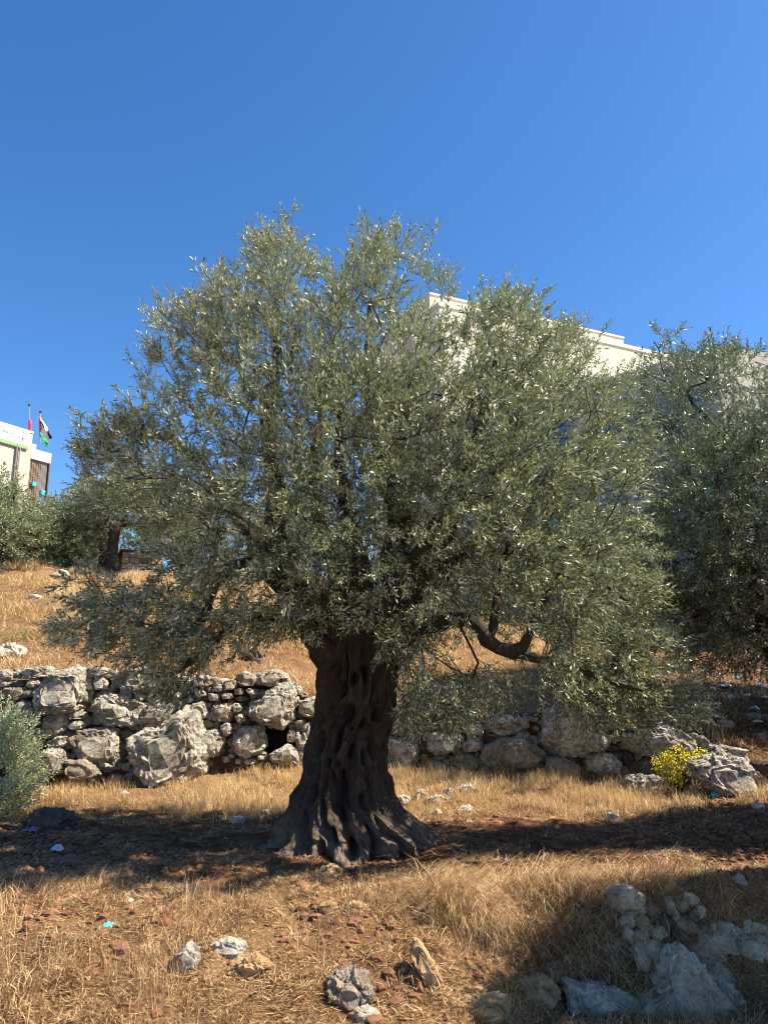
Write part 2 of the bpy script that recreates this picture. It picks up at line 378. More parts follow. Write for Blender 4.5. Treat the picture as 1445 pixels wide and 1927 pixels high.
ws(ZB, [(370,650),(410,615),(550,610),(570,740),(520,790),(440,815),(370,790)], -.08); ws(ZB, [(600,800),(720,725),(780,760),(795,850),(740,870),(620,850)], -.15)
ws(ZB, [(780,600),(870,580),(890,800),(840,860),(790,790)]); ws(ZB, [(810,420),(930,400),(965,440),(940,530),(880,550),(800,520)]); ws(ZB, [(765,410),(800,400),(812,450),(780,475)])
ws(ZB, [(725,640),(770,610),(775,720),(725,715)], 0, o_); ws(ZB, [(375,260),(430,225),(500,260),(490,325),(390,330)]); ws(ZB, [(290,300),(370,275),(385,340),(290,365)])
ws(ZB, [(275,385),(340,375),(355,410),(280,420)]); ws(ZB, [(360,350),(420,345),(425,385),(365,390)]); ws(ZB, [(440,345),(530,350),(530,390),(470,395)])
ws(ZB, [(230,450),(340,445),(345,480),(340,540),(270,570),(190,560)]); ws(ZB, [(350,440),(410,450),(410,500),(360,510)]); ws(ZB, [(275,600),(310,575),(350,600),(340,650),(290,680),(270,640)])
ws(ZB, [(110,650),(240,620),(285,700),(260,800),(170,820),(110,740)], -.05); ws(ZB, [(75,450),(160,440),(185,510),(120,590),(80,560)]); ws(ZB, [(420,830),(500,825),(515,850),(440,870)])
ws(ZB, [(760,572),(830,555),(845,580),(790,598)]); ws(ZB, [(90,260),(180,255),(215,310),(150,340),(90,320)]); ws(ZB, [(220,320),(270,310),(285,360),(230,370)])
ws(ZB, [(90,350),(150,350),(170,390),(110,410)]); ws(ZB, [(185,380),(260,385),(250,430),(190,430)]); ws(ZB, [(365,540),(410,520),(440,560),(400,590)])
ws(ZB, [(280,810),(330,815),(330,850),(285,850)]); ws(ZB, [(370,825),(410,830),(405,860),(370,860)]); ws(ZB, [(520,800),(560,805),(560,830),(520,835)])
ws(ZC, [(80,510),(120,490),(300,520),(315,690),(260,705),(160,725),(95,700)], -.05); ws(ZC, [(125,440),(180,405),(250,410),(300,470),(240,495),(140,480)], 0, o_)
ws(ZC, [(355,500),(430,470),(560,470),(610,520),(580,590),(480,615),(400,600),(360,560)], -.05); ws(ZC, [(620,540),(680,510),(770,540),(760,580),(690,600),(620,590)])
ws(ZC, [(535,650),(590,610),(700,620),(748,660),(740,700),(640,715),(550,690)], 0, o_)
ws(ZC, [(750,640),(800,570),(900,510),(1010,500),(1130,560),(1190,620),(1180,690),(1100,720),(940,725),(850,700),(760,680)], -.2, o_)
ws(ZC, [(390,680),(440,655),(540,710),(540,740),(450,750),(400,720)]); ws(ZC, [(310,710),(350,680),(370,710),(360,760),(310,755)]); ws(ZC, [(180,740),(290,725),(300,775),(200,775)])
ws(ZC, [(330,650),(400,640),(385,675),(340,680)], 0, o_); ws(ZC, [(410,635),(500,622),(505,650),(450,653)], 0, o_); ws(ZC, [(1000,750),(1100,735),(1190,775),(1140,830),(1020,820)], -.2)
ws(ZC, [(780,380),(900,350),(1060,370),(1060,430),(980,480),(860,490),(790,450)]); ws(ZC, [(560,740),(640,730),(660,780),(570,790)]); ws(ZC, [(680,730),(780,740),(770,790),(690,790)])
ws(ZC, [(630,420),(740,410),(760,470),(650,490)]); ws(ZC, [(320,400),(400,390),(430,440),(340,460)], 0, o_); ws(ZC, [(460,380),(580,385),(600,440),(480,450)])
ws(ZD, [(-60,540),(-20,330),(60,290),(200,300),(290,420),(375,545),(330,570),(200,610),(140,640),(-40,620)], -.25)
ws(ZD, [(-40,650),(60,640),(180,700),(190,780),(100,820),(-40,800)], -.3, o_); ws(ZD, [(200,640),(260,612),(400,612),(475,710),(440,750),(230,730)], -.15)
ws(ZD, [(380,480),(420,460),(590,470),(560,510),(420,530)]); ws(ZD, [(525,550),(600,450),(780,425),(850,450),(940,530),(1000,580),(940,640),(700,640),(540,600)], -.15)
ws(ZD, [(610,400),(720,380),(780,410),(730,430),(620,440)]); ws(ZD, [(780,360),(850,345),(888,385),(880,428),(820,415),(780,395)]); ws(ZD, [(970,500),(1010,485),(1045,530),(1040,570),(1000,575)])
ws(ZD, [(1000,600),(1060,555),(1280,580),(1325,600),(1320,660),(1220,625),(1060,640)]); ws(ZD, [(470,590),(520,600),(530,690),(480,700),(450,640)], .1, M_dkrock)
ws(ZD, [(260,597),(330,580),(350,600),(280,610)]); ws(ZD, [(215,590),(255,585),(255,615),(220,620)], 0, o_)
ws(ZD, [(300,330),(430,320),(480,400),(380,450),(310,420)]); ws(ZD, [(460,370),(590,380),(600,430),(480,450)]); ws(ZD, [(420,290),(560,300),(570,350),(440,360)])
ws(ZD, [(600,330),(750,320),(770,360),(640,390)])

def wall_plane_Y(px):
    """distance of the wall's face along the pixel column px"""
    Y = 12.5
    for _ in range(8): Y = float(wall_y((px - 722.5) / FPX * Y / 0.99))
    return Y
def in_poly(px, py, poly):
    P = np.asarray(poly); x0, y0 = P[:, 0], P[:, 1]; x1, y1 = np.roll(x0, -1), np.roll(y0, -1)
    c = ((y0 > py) != (y1 > py)) & (px < (x1 - x0) * (py - y0) / (y1 - y0 + 1e-12) + x0); return c.sum() % 2 == 1
def place_stone(name, poly, dy, mat, parent, origin, seed, depth=None, sub=None, Y=None, rough=0.075):
    P = np.asarray(poly, float); c = (P.max(0) + P.min(0)) / 2; w = np.ptp(P[:, 0]); h = np.ptp(P[:, 1])
    if Y is None: Y = wall_plane_Y(c[0])
    Yc = Y + dy; ctr = at(c[0], c[1], Yc)
    W3 = np.array([at(a, b_, Yc) for a, b_ in P]) - ctr
    k = (float(wall_y(ctr[0] + 0.2)) - float(wall_y(ctr[0] - 0.2))) / 0.4
    sz = max(w, h) * Yc / FPX
    dep = depth if depth is not None else max(0.16, min(0.75, sz * 0.85))
    V, T = stone_from_poly(W3[:, [0, 2]], dep, seed, sub or (5 if max(w, h) > 75 else 4 if max(w, h) > 40 else 3 if max(w, h) > 20 else 2), rough)
    V[:, 1] += k * V[:, 0] + dep * 0.38
    me = mesh_np(name, V, T, False)
    o = link(name, me, mat, parent); o.location = Vector(ctr - np.asarray(origin)); return o
worig = at(650, 1460, 12.6); worig[2] = 0.05
wall = empty('dry_stone_wall', worig)
tag(wall, 'ancient retaining wall of rough grey limestone blocks behind the olive tree', 'stone wall')
for k, (poly, dep, mat) in enumerate(WALL):
    place_stone('stone', poly, dep, mat or M_stone, wall, worig, k * 0.37 + 0.1)
# filler stones in the joints
TOPX = [-20, 0, 90, 300, 420, 480, 545, 600, 740, 800, 900, 960, 1050, 1110, 1180, 1290, 1340]
TOPY = [1262, 1262, 1255, 1262, 1275, 1262, 1262, 1310, 1350, 1365, 1350, 1345, 1340, 1330, 1350, 1355, 1425]
BOTX = [-20, 60, 150, 260, 350, 400, 470, 560, 750, 900, 1050, 1150, 1250, 1340]
BOTY = [1440, 1440, 1470, 1490, 1490, 1445, 1440, 1452, 1468, 1472, 1480, 1465, 1440, 1440]
fill_acc = 0; fr = np.random.default_rng(3); placed = []
HOLE = z2([(550,605),(725,605),(725,715),(700,740),(600,780),(560,740)], **ZB)
for tr_ in range(5200):
    if fill_acc >= 230: break
    px = fr.uniform(-15, 1335); ty, by = np.interp(px, TOPX, TOPY), np.interp(px, BOTX, BOTY)
    py = fr.uniform(ty + 6, by - 2); big = tr_ < 900
    rp = fr.uniform(11, 19) if big else fr.uniform(5, 10)
    if in_poly(px, py, HOLE) or min(abs(px - q[0]) + abs(py - q[1]) for q in HOLE) < 8: continue
    if 575 < px < 735 : continue
    bad = False
    for poly, _, _ in WALL:
        P = np.asarray(poly)
        if in_poly(px, py, poly): bad = True; break
        if big and np.hypot(P[:, 0] - px, P[:, 1] - py).min() < rp * 0.8: bad = True; break
    if bad or any(math.hypot(px - a, py - b_) < (rp + c_) * 0.85 for a, b_, c_ in placed): continue
    placed.append((px, py, rp)); fill_acc += 1
    n = 8; an = np.sort(fr.uniform(0, 2 * np.pi, n)); an = np.linspace(0, 2 * np.pi, n, endpoint=False) + fr.uniform(-.25, .25, n)
    rr = rp * fr.uniform(0.8, 1.2, n)
    ex_ = fr.uniform(1.0, 1.7); poly = [(px + r_ * math.cos(a) * ex_, py + r_ * math.sin(a) * 1.25 / ex_) for r_, a in zip(rr, an)]
    place_stone('stone', poly, fr.uniform(0.04, 0.16), M_stone if fr.random() < .6 else M_stone2, wall, worig, fr.uniform(0, 90), sub=2)
# dark soil packed behind the stones, with the square opening left free
def backing():
    xs = np.arange(-8.5, 6.2, 0.12); V = []; n = len(xs)
    prof = [(0.16, -0.2), (0.14, 0.35), (0.16, 0.7), (0.2, 1.0)]
    for x in xs:
        top = float(wall_top(x)); yw = float(wall_y(x))
        for k, (dy, f) in enumerate(prof):
            V.append((x, yw + dy + 0.05 * float(n2(x, f * 3, 0.3, 2, 4)), 0.0 + f * (top - 0.06)))
        V.append((x, yw + 0.8, top - 0.1))
    m_ = len(prof) + 1; Q = []
    for i in range(n - 1):
        for k in range(m_ - 1):
            xm = (xs[i] + xs[i + 1]) / 2
            p = project([xm, V[i * m_ + k][1], (V[i * m_ + k][2] + V[i * m_ + k + 1][2]) / 2])
            if 488 < p[0] < 545 and k in (1, 2) : continue
            Q.append((i * m_ + k, (i + 1) * m_ + k, (i + 1) * m_ + k + 1, i * m_ + k + 1))
    return mesh_np('earth_fill', np.array(V) - worig, np.array(Q), True, None, quads=True)
link('earth_fill', backing(), simple('packed_earth', (0.09, 0.05, 0.03), 1.0, 0.4, 12, bmp=0.05), wall)
# near-black panel: the shade inside the opening put into the colour
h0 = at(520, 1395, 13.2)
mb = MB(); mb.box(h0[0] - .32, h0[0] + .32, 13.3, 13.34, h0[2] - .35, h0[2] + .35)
mb.build('opening_shade_panel', simple('painted_hollow_shade', (0.006, 0.005, 0.004), 1.0), wall, worig)

# ------------------------------------------------------------------ loose rocks
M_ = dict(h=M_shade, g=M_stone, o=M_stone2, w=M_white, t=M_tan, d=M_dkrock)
ROCKS = [  # px, py(base), w, h, mat, label
 (84,1562,92,34,'d','dark flat rock at the foot of the silvery shoot by the left edge'),
 (232,1500,17,12,'w','small white stone in golden grass below the tilted wall slab'),
 (445,1554,32,16,'w','white flat stone on the red soil left of the trunk roots'),
 (496,1538,26,14,'w','pale round stone just left of the tree roots beside the bare soil'),
 (386,1524,26,16,'w','chalky stone among pebbles between slab and trunk'),
 (352,1495,14,10,'o','ochre pebble lying under the tilted slab in golden grass'),
 (622,1652,44,20,'t','flat tan stone half sunk in litter below the roots'),
 (618,1728,36,26,'t','brown peaked stone, left one of the pair below the trunk'),
 (671,1731,46,28,'t','brown blocky stone, right one of the pair below the trunk'),
 (815,1728,30,30,'t','brown upright stone in straw right of the paired stones'),
 (881,1724,36,22,'t','rounded brown stone at the right end of the row below the tree'),
 (735,1745,18,18,'t','small reddish stone in the straw under the stone pair'),
 (314,1694,20,15,'o','small yellowish stone standing on the left soil patch'),
 (288,1693,24,11,'o','flat yellowish stone beside the left soil patch'),
 (347,1842,44,52,'g','pitted pale rock standing in tall straw at lower left'),
 (424,1808,62,32,'w','whitish wedge rock in straw behind the crumbly yellow rock'),
 (466,1843,78,34,'t','crumbly yellow rock lying in straw at lower left of centre'),
 (660,1908,78,66,'o','big rounded pale rock with a shaded left side at bottom centre'),
 (686,1932,50,26,'w','white broken stone at the bottom edge under the rounded rock'),
 (803,1862,54,74,'t','yellow leaning slab with a bright upper face in the straw bank'),
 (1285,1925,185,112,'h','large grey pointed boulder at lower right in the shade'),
 (1352,1905,78,54,'w','white smooth rock leaning on the right of the pointed boulder'),
 (1358,1858,56,30,'w','pale elongated stone lying above the white smooth rock'),
 (1345,1832,52,26,'w','bluish white stone below the long shaded boulder'),
 (1142,1920,110,56,'w','white sharp edged slab in shaded grass left of the pointed boulder'),
 (1010,1898,90,46,'t','brown rough rock at the bottom in shaded straw'),
 (905,1925,120,34,'t','long low tan rock along the bottom edge'),
 (1035,1852,46,36,'o','small leaning stone above the brown rough rock'),
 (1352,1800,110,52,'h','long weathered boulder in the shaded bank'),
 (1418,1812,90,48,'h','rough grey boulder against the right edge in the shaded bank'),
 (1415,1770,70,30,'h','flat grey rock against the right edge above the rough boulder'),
 (1395,1675,24,26,'g','small grey stone high in the shaded bank at right'),
 (1352,1722,20,22,'g','small pale stone alone on the shaded soil at right'),
 (1428,1860,40,22,'d','dark stone in the shade near the lower right edge'),
 (758,1516,24,20,'w','bright stone touching the right flare of the trunk'),
 (794,1508,22,22,'w','pale upright stone in grass right of the trunk'),
 (824,1515,40,18,'w','low flat pale stone in grass right of the trunk'),
 (846,1508,22,24,'o','peaked stone in grass beside the low flat pale stone'),
 (882,1500,50,20,'g','grey stone in golden grass below the right wall'),
 (877,1533,30,18,'w','white pointed stone at the edge of the shadow right of the trunk'),
 (824,1537,17,14,'w','small white stone on dark soil right of the trunk'),
 (1155,1546,24,15,'w','pale flat stone lying alone on the shaded path'),
 (1430,1524,24,12,'w','pale flat stone at the right edge of the shaded path'),
 (1299,1508,30,14,'t','sandy stone between the yellow bush and the turquoise scrap'),
 (1206,1520,170,0,'x',''),
 (1431,1392,26,14,'o','tan stone on the bare slope at the right edge'),
 (1366,1370,30,14,'w','white stone on the bare slope beneath the dark tree'),
 (1422,1352,26,10,'w','flat white stone near the litter on the right slope'),
 (12,1240,54,30,'w','white rock on the golden slope at the left edge above the wall'),
 (112,1088,30,18,'w','pale rock on the crest below the left trees'),
 (474,1245,44,24,'d','dark bluish rock lying on the slope above the wall'),
 (62,1128,28,10,'w','flat pale stone on the left slope below the crest'),
 (565,1222,60,26,'t','sandy ledge of rock on the slope left of the trunk'),
 (1218,1488,92,26,'g','low rough rock in golden grass left of the yellow bush'),
 (1384,1500,126,72,'g','massive fissured rock ending the wall right of the yellow bush'),
 (1282,1484,46,44,'d','dark rock tucked behind the yellow bush'),
]
rr_ = np.random.default_rng(11); CUST = ('pointed boulder at', 'large grey pointed', 'leaning slab', 'sharp edged', 'massive')
for px, py, w, h, mk, lab in ROCKS:
    if mk == 'x': continue
    g0 = gpt(px, py); Y = g0[1]; ctr = at(px, py - h / 2, Y)
    s_ = float(np.linalg.norm(ctr - np.array([0, 0, EYE]))) / FPX
    n = 9; an = np.linspace(0, 2 * np.pi, n, endpoint=False) + rr_.uniform(-.22, .22, n)
    r0 = rr_.uniform(0.78, 1.1, n)
    poly = np.stack([np.cos(an) * r0 * w / 2 * s_, np.sin(an) * r0 * h / 2 * s_], 1)
    if 'large grey pointed' in lab: poly = np.array([(-.95,-.95),(-.85,-.35),(-.45,-.1),(-.2,.55),(.05,1.0),(.25,.85),(.5,.3),(.8,-.3),(1,-.95)]) * [w / 2 * s_, h / 2 * s_]
    if 'leaning slab' in lab: poly = np.array([(-.55,1),(-.95,.55),(-.6,.0),(-.1,-.5),(.5,-1),(1,-1),(.9,-.45),(.35,.2),(-.1,.75)]) * [w / 2 * s_, h / 2 * s_]
    if 'sharp edged' in lab: poly = np.array([(-1,.95),(-.75,.5),(-.2,.75),(.4,.5),(.9,0),(1,-.9),(-.9,-1)]) * [w / 2 * s_, h / 2 * s_]
    if 'massive' in lab: poly = np.array([(-1,.6),(-.6,.85),(-.1,1),(.3,.8),(.75,.2),(1,-.25),(.85,-.9),(-.2,-1),(-.45,-.5),(-.8,0)]) * [w / 2 * s_, h / 2 * s_]
    dep = max(0.08, min(0.9, (w * .5 + h * .5) * s_ * 0.7))
    V, T = stone_from_poly(poly, dep, rr_.uniform(0, 60), 5 if w > 70 else 4 if w > 36 else 3 if w > 20 else 2, 0.10 if any(q in lab for q in CUST) else 0.12, 7 if any(q in lab for q in CUST) else 16)
    V[:, 1] += dep * 0.42 + V[:, 2] * 0.2
    base = np.array([ctr[0], Y, ctr[2] - h / 2 * s_])
    V[:, 2] += h / 2 * s_ * 0.92 ; 
    o = link('rock', mesh_np('rock', V, T, False), M_[mk]); o.location = Vector(base)
    tag(o, lab, 'rock')
# collapsed piece of wall in the shaded bank
PILE = [(1178,1692,64,44,'g'),(1187,1717,24,18,'w'),(1206,1709,20,18,'g'),(1207,1733,24,20,'g'),(1228,1712,26,22,'o'),(1260,1707,16,30,'w'),(1282,1706,22,20,'w'),
 (1299,1692,30,20,'g'),(1270,1727,12,26,'w'),(1180,1734,26,20,'g'),(1236,1755,32,20,'g'),(1205,1764,30,22,'w'),(1182,1760,20,26,'g'),(1232,1790,42,34,'g'),(1211,1808,30,34,'g'),
 (1160,1780,26,24,'o'),(1318,1716,18,20,'g'),(1300,1746,24,20,'o'),(1262,1775,30,18,'d'),(1283,1740,22,22,'o'),(1216,1750,22,12,'g'),(1250,1735,22,22,'d'),(1200,1786,22,18,'g'),(1176,1798,22,24,'d'),
 (1280,1762,24,20,'d'),(1255,1800,26,20,'d'),(1306,1724,18,16,'o')]
porig = gpt(1225, 1830)
pile = empty('collapsed_wall', porig); tag(pile, 'tumbled remnant of dry stone wall in the shaded grass bank', 'stone wall')
for k, (px, py, w, h, mk) in enumerate(PILE):
    g0 = gpt(px, py + h / 2); n = 9; an = np.linspace(0, 2 * np.pi, n, endpoint=False) + rr_.uniform(-.2, .2, n); r0 = rr_.uniform(.85, 1.12, n)
    s_ = math.hypot(g0[1], 1.9) / FPX; ctr = at(px, py, g0[1] - 0.07)
    V, T = stone_from_poly(np.stack([np.cos(an) * r0 * w / 2 * s_, np.sin(an) * r0 * h / 2 * s_], 1), max(w, h) * s_ * 0.7, k * .7, 4 if w > 30 else 3, 0.08)
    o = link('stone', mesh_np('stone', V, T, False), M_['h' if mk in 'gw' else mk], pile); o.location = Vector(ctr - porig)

# ------------------------------------------------------------------ trees
def twig_template(rg, length, nleaf, side=0, ll=0.058, lw=0.0135, upcurve=0.0):
    """leafy twig growing along +Z: returns leaf V (n*4,3), stem polylines"""
    leaves = []; stems = []
    def stem(p0, d0, ln, nl, depth):
        k = 5; P = [p0]; d = d0 / np.linalg.norm(d0); bend = rg.normal(size=3) * 0.22
        for i in range(k - 1):
            d = d + bend / (k - 1) + np.array([0, 0, upcurve / (k - 1)]); d /= np.linalg.norm(d); P.append(P[-1] + d * ln / (k - 1))
        P = np.array(P); stems.append((P, 0.0035 if depth == 0 else 0.0022))
        ax = rg.normal(size=3)
        for i in range(nl):
            t = (i + 0.6) / nl; f = t * (k - 1); a = min(int(f), k - 2); q = P[a] * (1 - (f - a)) + P[a + 1] * (f - a)
            td = P[a + 1] - P[a]; td /= np.linalg.norm(td)
            ax = np.cross(td, ax); ax /= np.linalg.norm(ax) + 1e-9
            for s in (1, -1):
                out = ax * s; ang = rg.uniform(0.6, 1.05) * (1 - 0.35 * t)
                ld = td * math.cos(ang) + out * math.sin(ang) + rg.normal(size=3) * 0.16; ld /= np.linalg.norm(ld)
                up = td * math.sin(ang) - out * math.cos(ang) + rg.normal(size=3) * 0.35   # upper face towards the tip
                w_ = np.cross(ld, up); w_ /= np.linalg.norm(w_) + 1e-9; nn = np.cross(w_, ld)
                L_ = ll * rg.uniform(0.7, 1.15) * (1 - 0.25 * t * t); W_ = lw * rg.uniform(0.8, 1.2)
                mid = q + ld * L_ * 0.5 + nn * L_ * 0.04
                leaves.append([q + ld * 0.004, mid + w_ * W_ / 2, q + ld * L_ - nn * L_ * 0.05, mid - w_ * W_ / 2])
        if depth == 0:
            for j in range(side):
                f = rg.uniform(0.15, 0.8) * (k - 1); a = min(int(f), k - 2); q = P[a]; td = P[a + 1] - P[a]
                o = np.cross(td, rg.normal(size=3)); o /= np.linalg.norm(o) + 1e-9; td /= np.linalg.norm(td)
                stem(q, td * 0.75 + o * 0.75, ln * rg.uniform(0.35, 0.55), max(3, int(nl * 0.45)), 1)
    stem(np.zeros(3), np.array([0, 0, 1.0]), length, nleaf, 0)
    return np.array(leaves).reshape(-1, 3), stems
def frames(D, rg):
    D = D / (np.linalg.norm(D, axis=1)[:, None] + 1e-9); r = rg.normal(size=D.shape)
    U = np.cross(D, r); U /= np.linalg.norm(U, axis=1)[:, None] + 1e-9; W = np.cross(D, U)
    return np.stack([U, W, D], 2)          # columns
def place_twigs(temps, P, D, S, rg, leafacc, twigacc, thick=1.0, vshift=0.0):
    M = frames(D, rg); idx = rg.integers(0, len(temps), len(P))
    for k, (LV, ST) in enumerate(temps):
        s = np.where(idx == k)[0]
        if not len(s): continue
        V = np.einsum('nij,mj->nmi', M[s] * S[s, None, None], LV) + P[s][:, None]
        n = len(s) * (len(LV) // 4); V = V.reshape(-1, 3)
        # upper leaf faces mostly look up: flip those that look down
        q = V.reshape(-1, 4, 3); nr = np.cross(q[:, 1] - q[:, 0], q[:, 3] - q[:, 0]); fl = (nr[:, 2] < 0) & (rg.random(n) < 0.5)
        b_ = np.arange(n) * 4; i1 = np.where(fl, b_ + 3, b_ + 1); i3 = np.where(fl, b_ + 1, b_ + 3)
        T = np.stack([np.stack([b_, i1, b_ + 2], 1), np.stack([b_, b_ + 2, i3], 1)], 1).reshape(-1, 3)
        clump = np.repeat(rg.normal(0, 0.13, len(s)), len(LV) // 4)
        v = np.clip(0.45 + vshift + clump + rg.normal(0, 0.24, n), 0, 0.94); v = np.where(rg.random(n) < 0.006, 1.0, v)
        leafacc.add(V, T, np.repeat(v, 2))
        if twigacc is not None:
            for Pp, r_ in ST:
                Tv, Tt = tube_np(Pp, np.linspace(r_, r_ * 0.4, len(Pp)) * thick, 3, False)
                W_ = np.einsum('nij,mj->nmi', M[s] * S[s, None, None], Tv) + P[s][:, None]
                TT = (Tt[None] + (np.arange(len(s)) * len(Tv))[:, None, None]).reshape(-1, 3)
                twigacc.add(W_.reshape(-1, 3), TT)
def grow(limbs, attr, rg, seglen=0.16, gnarl=0.35):
    """limbs: list of (points, radii); attr: attractor points. Returns nodes, parent, tips, limb radius floor"""
    N_ = []; par = []; fl = []; ids = []
    for (pts, rad, parent_limb) in limbs:
        pts = np.asarray(pts, float); d = np.r_[0, np.cumsum(np.linalg.norm(np.diff(pts, axis=0), axis=1))]
        n = max(2, int(d[-1] / seglen)); t = np.linspace(0, d[-1], n)
        Q = np.stack([np.interp(t, d, pts[:, i]) for i in range(3)], 1)
        jit = fbm(np.stack([Q[:, 0] * 3, Q[:, 1] * 3, Q[:, 2] * 3], -1) + rg.uniform(0, 50), 2)
        Q = Q + np.stack([jit, np.roll(jit, 2), np.roll(jit, 4)], 1) * 0.03 * np.linspace(0, 1, n)[:, None]
        rr = np.interp(t, d, np.interp(np.linspace(0, 1, len(pts)), np.linspace(0, 1, len(rad)), rad))
        for i in range(n):
            if i == 0:
                p = -1
                if parent_limb is not None:
                    A = np.array(N_); p = int(np.argmin(np.linalg.norm(A - Q[0], axis=1)))
            else: p = len(N_) - 1
            N_.append(Q[i]); par.append(p); fl.append(rr[i])
    n_l = len(N_); NP = np.zeros((60000, 3)); NP[:n_l] = N_; cnt = n_l
    par = list(par); fl = list(fl); root = NP[0].copy()
    dist0 = np.min(np.linalg.norm(attr[:, None] - NP[None, :n_l:3], axis=2), axis=1)
    tips = []
    dn = np.zeros(60000); dn[:n_l] = 0
    for ai in np.argsort(dist0):
        a = attr[ai]; d = np.linalg.norm(NP[:cnt] - a, axis=1)
        # prefer nodes that lie between the root and the attractor, and not chains that are already long
        out = np.linalg.norm(NP[:cnt] - root, axis=1); pen = np.clip(out - np.linalg.norm(a - root) + 0.15, 0, None) * 1.2
        j = int(np.argmin(d + pen + 0.10 * dn[:cnt])); D = d[j]
        if D < 0.08: tips.append(j); continue
        p = NP[j]; pj = par[j]; pd = NP[j] - NP[pj] if pj >= 0 else np.array([0, 0, 1.]); pd = pd / (np.linalg.norm(pd) + 1e-9)
        n = max(1, int(round(D / seglen))); c = p + pd * D * 0.35 + np.array([0, 0, D * 0.08]); prev = j
        off = rg.normal(size=3) * D * gnarl * 0.25
        for i in range(1, n + 1):
            t = i / n; q = (1 - t) ** 2 * p + 2 * t * (1 - t) * (c + off) + t * t * a + rg.normal(size=3) * 0.012
            NP[cnt] = q; par.append(prev); fl.append(0.0); dn[cnt] = dn[prev] + D / n; prev = cnt; cnt += 1
        tips.append(prev)
    return NP[:cnt], np.array(par), tips, np.array(fl), n_l
def branch_radii(par, fl, tip=0.0045, ex=2.2):
    n = len(par); s = np.zeros(n); r = np.zeros(n)
    for i in range(n - 1, -1, -1):
        r[i] = max(s[i] ** (1 / ex), tip, fl[i])
        if par[i] >= 0: s[par[i]] += min(r[i], 0.06) ** ex
    return r
def chains(par):
    n = len(par); kids = [[] for _ in range(n)]
    for i, p in enumerate(par):
        if p >= 0: kids[p].append(i)
    used = set(); out = []
    for i in range(n):
        p = par[i]
        if p >= 0 and kids[p][0] == i: continue      # continuation of a chain
        ch = [p, i] if p >= 0 else [i]; c = i
        while kids[c]: c = kids[c][0]; ch.append(c)
        out.append(ch)
    return out
def build_branches(NP, par, r, acc, nmin=4, tscale=1.0):
    for ch in chains(par):
        if len(ch) < 2: continue
        P = NP[ch]; rr = r[ch].copy(); rr[0] = min(rr[0], rr[1] * 1.25)
        if len(P) < 2: continue
        k = 10 if rr[1] > 0.05 else 6 if rr[1] > 0.015 else 4
        V, T = tube_np(P, rr * tscale, k)
        if rr[1] > 0.03:
            nz = fbm(V * 9.0, 3); ctr = np.repeat(P, k, 0); ctr = np.vstack([ctr, P[-1:]])
            V = ctr + (V - ctr) * (1 + 0.28 * nz)[:, None]
        acc.add(V, T)

rg = np.random.default_rng(21)
T_MAIN = [twig_template(rg, rg.uniform(.22, .34), 8, 2, ll=.078, lw=.0190) for _ in range(12)]
T_LONG = [twig_template(rg, rg.uniform(.42, .60), 14, 3, ll=.082, lw=.019, upcurve=0.2) for _ in range(6)]
T_FAR = [twig_template(rg, rg.uniform(.35, .5), 7, 2, ll=0.12, lw=0.032) for _ in range(8)]
T_MID = [twig_template(rg, rg.uniform(.28, .4), 8, 2, ll=0.098, lw=0.024) for _ in range(10)]

# ---- the big olive: trunk
TY = 9.3
TR_Y = [1620, 1600, 1562, 1549, 1520, 1492, 1464, 1445, 1400, 1360, 1340, 1300, 1250, 1200, 1160, 1120]
TR_Z = [-0.25, -0.06, 0.17, 0.24, 0.39, 0.55, 0.71, 0.82, 1.08, 1.31, 1.43, 1.67, 1.97, 2.27, 2.52, 2.78]
def prof_from(px0, px1):
    c = []; 
    for py, z in zip(TR_Y, TR_Z): c.append(at((px0[TR_Y.index(py)] + px1[TR_Y.index(py)]) / 2, py, TY)[0])
    return np.array(c)
PL = [500, 502, 515, 521, 533, 552, 562, 565, 576, 585, 590, 598, 598, 594, 600, 610]
PR = [842, 838, 812, 795, 762, 741, 736, 730, 727, 736, 742, 745, 746, 750, 760, 780]
tzc = prof_from(PL, PR); thw = np.array([(b_ - a) / 2 / 160.0 for a, b_ in zip(PL, PR)])
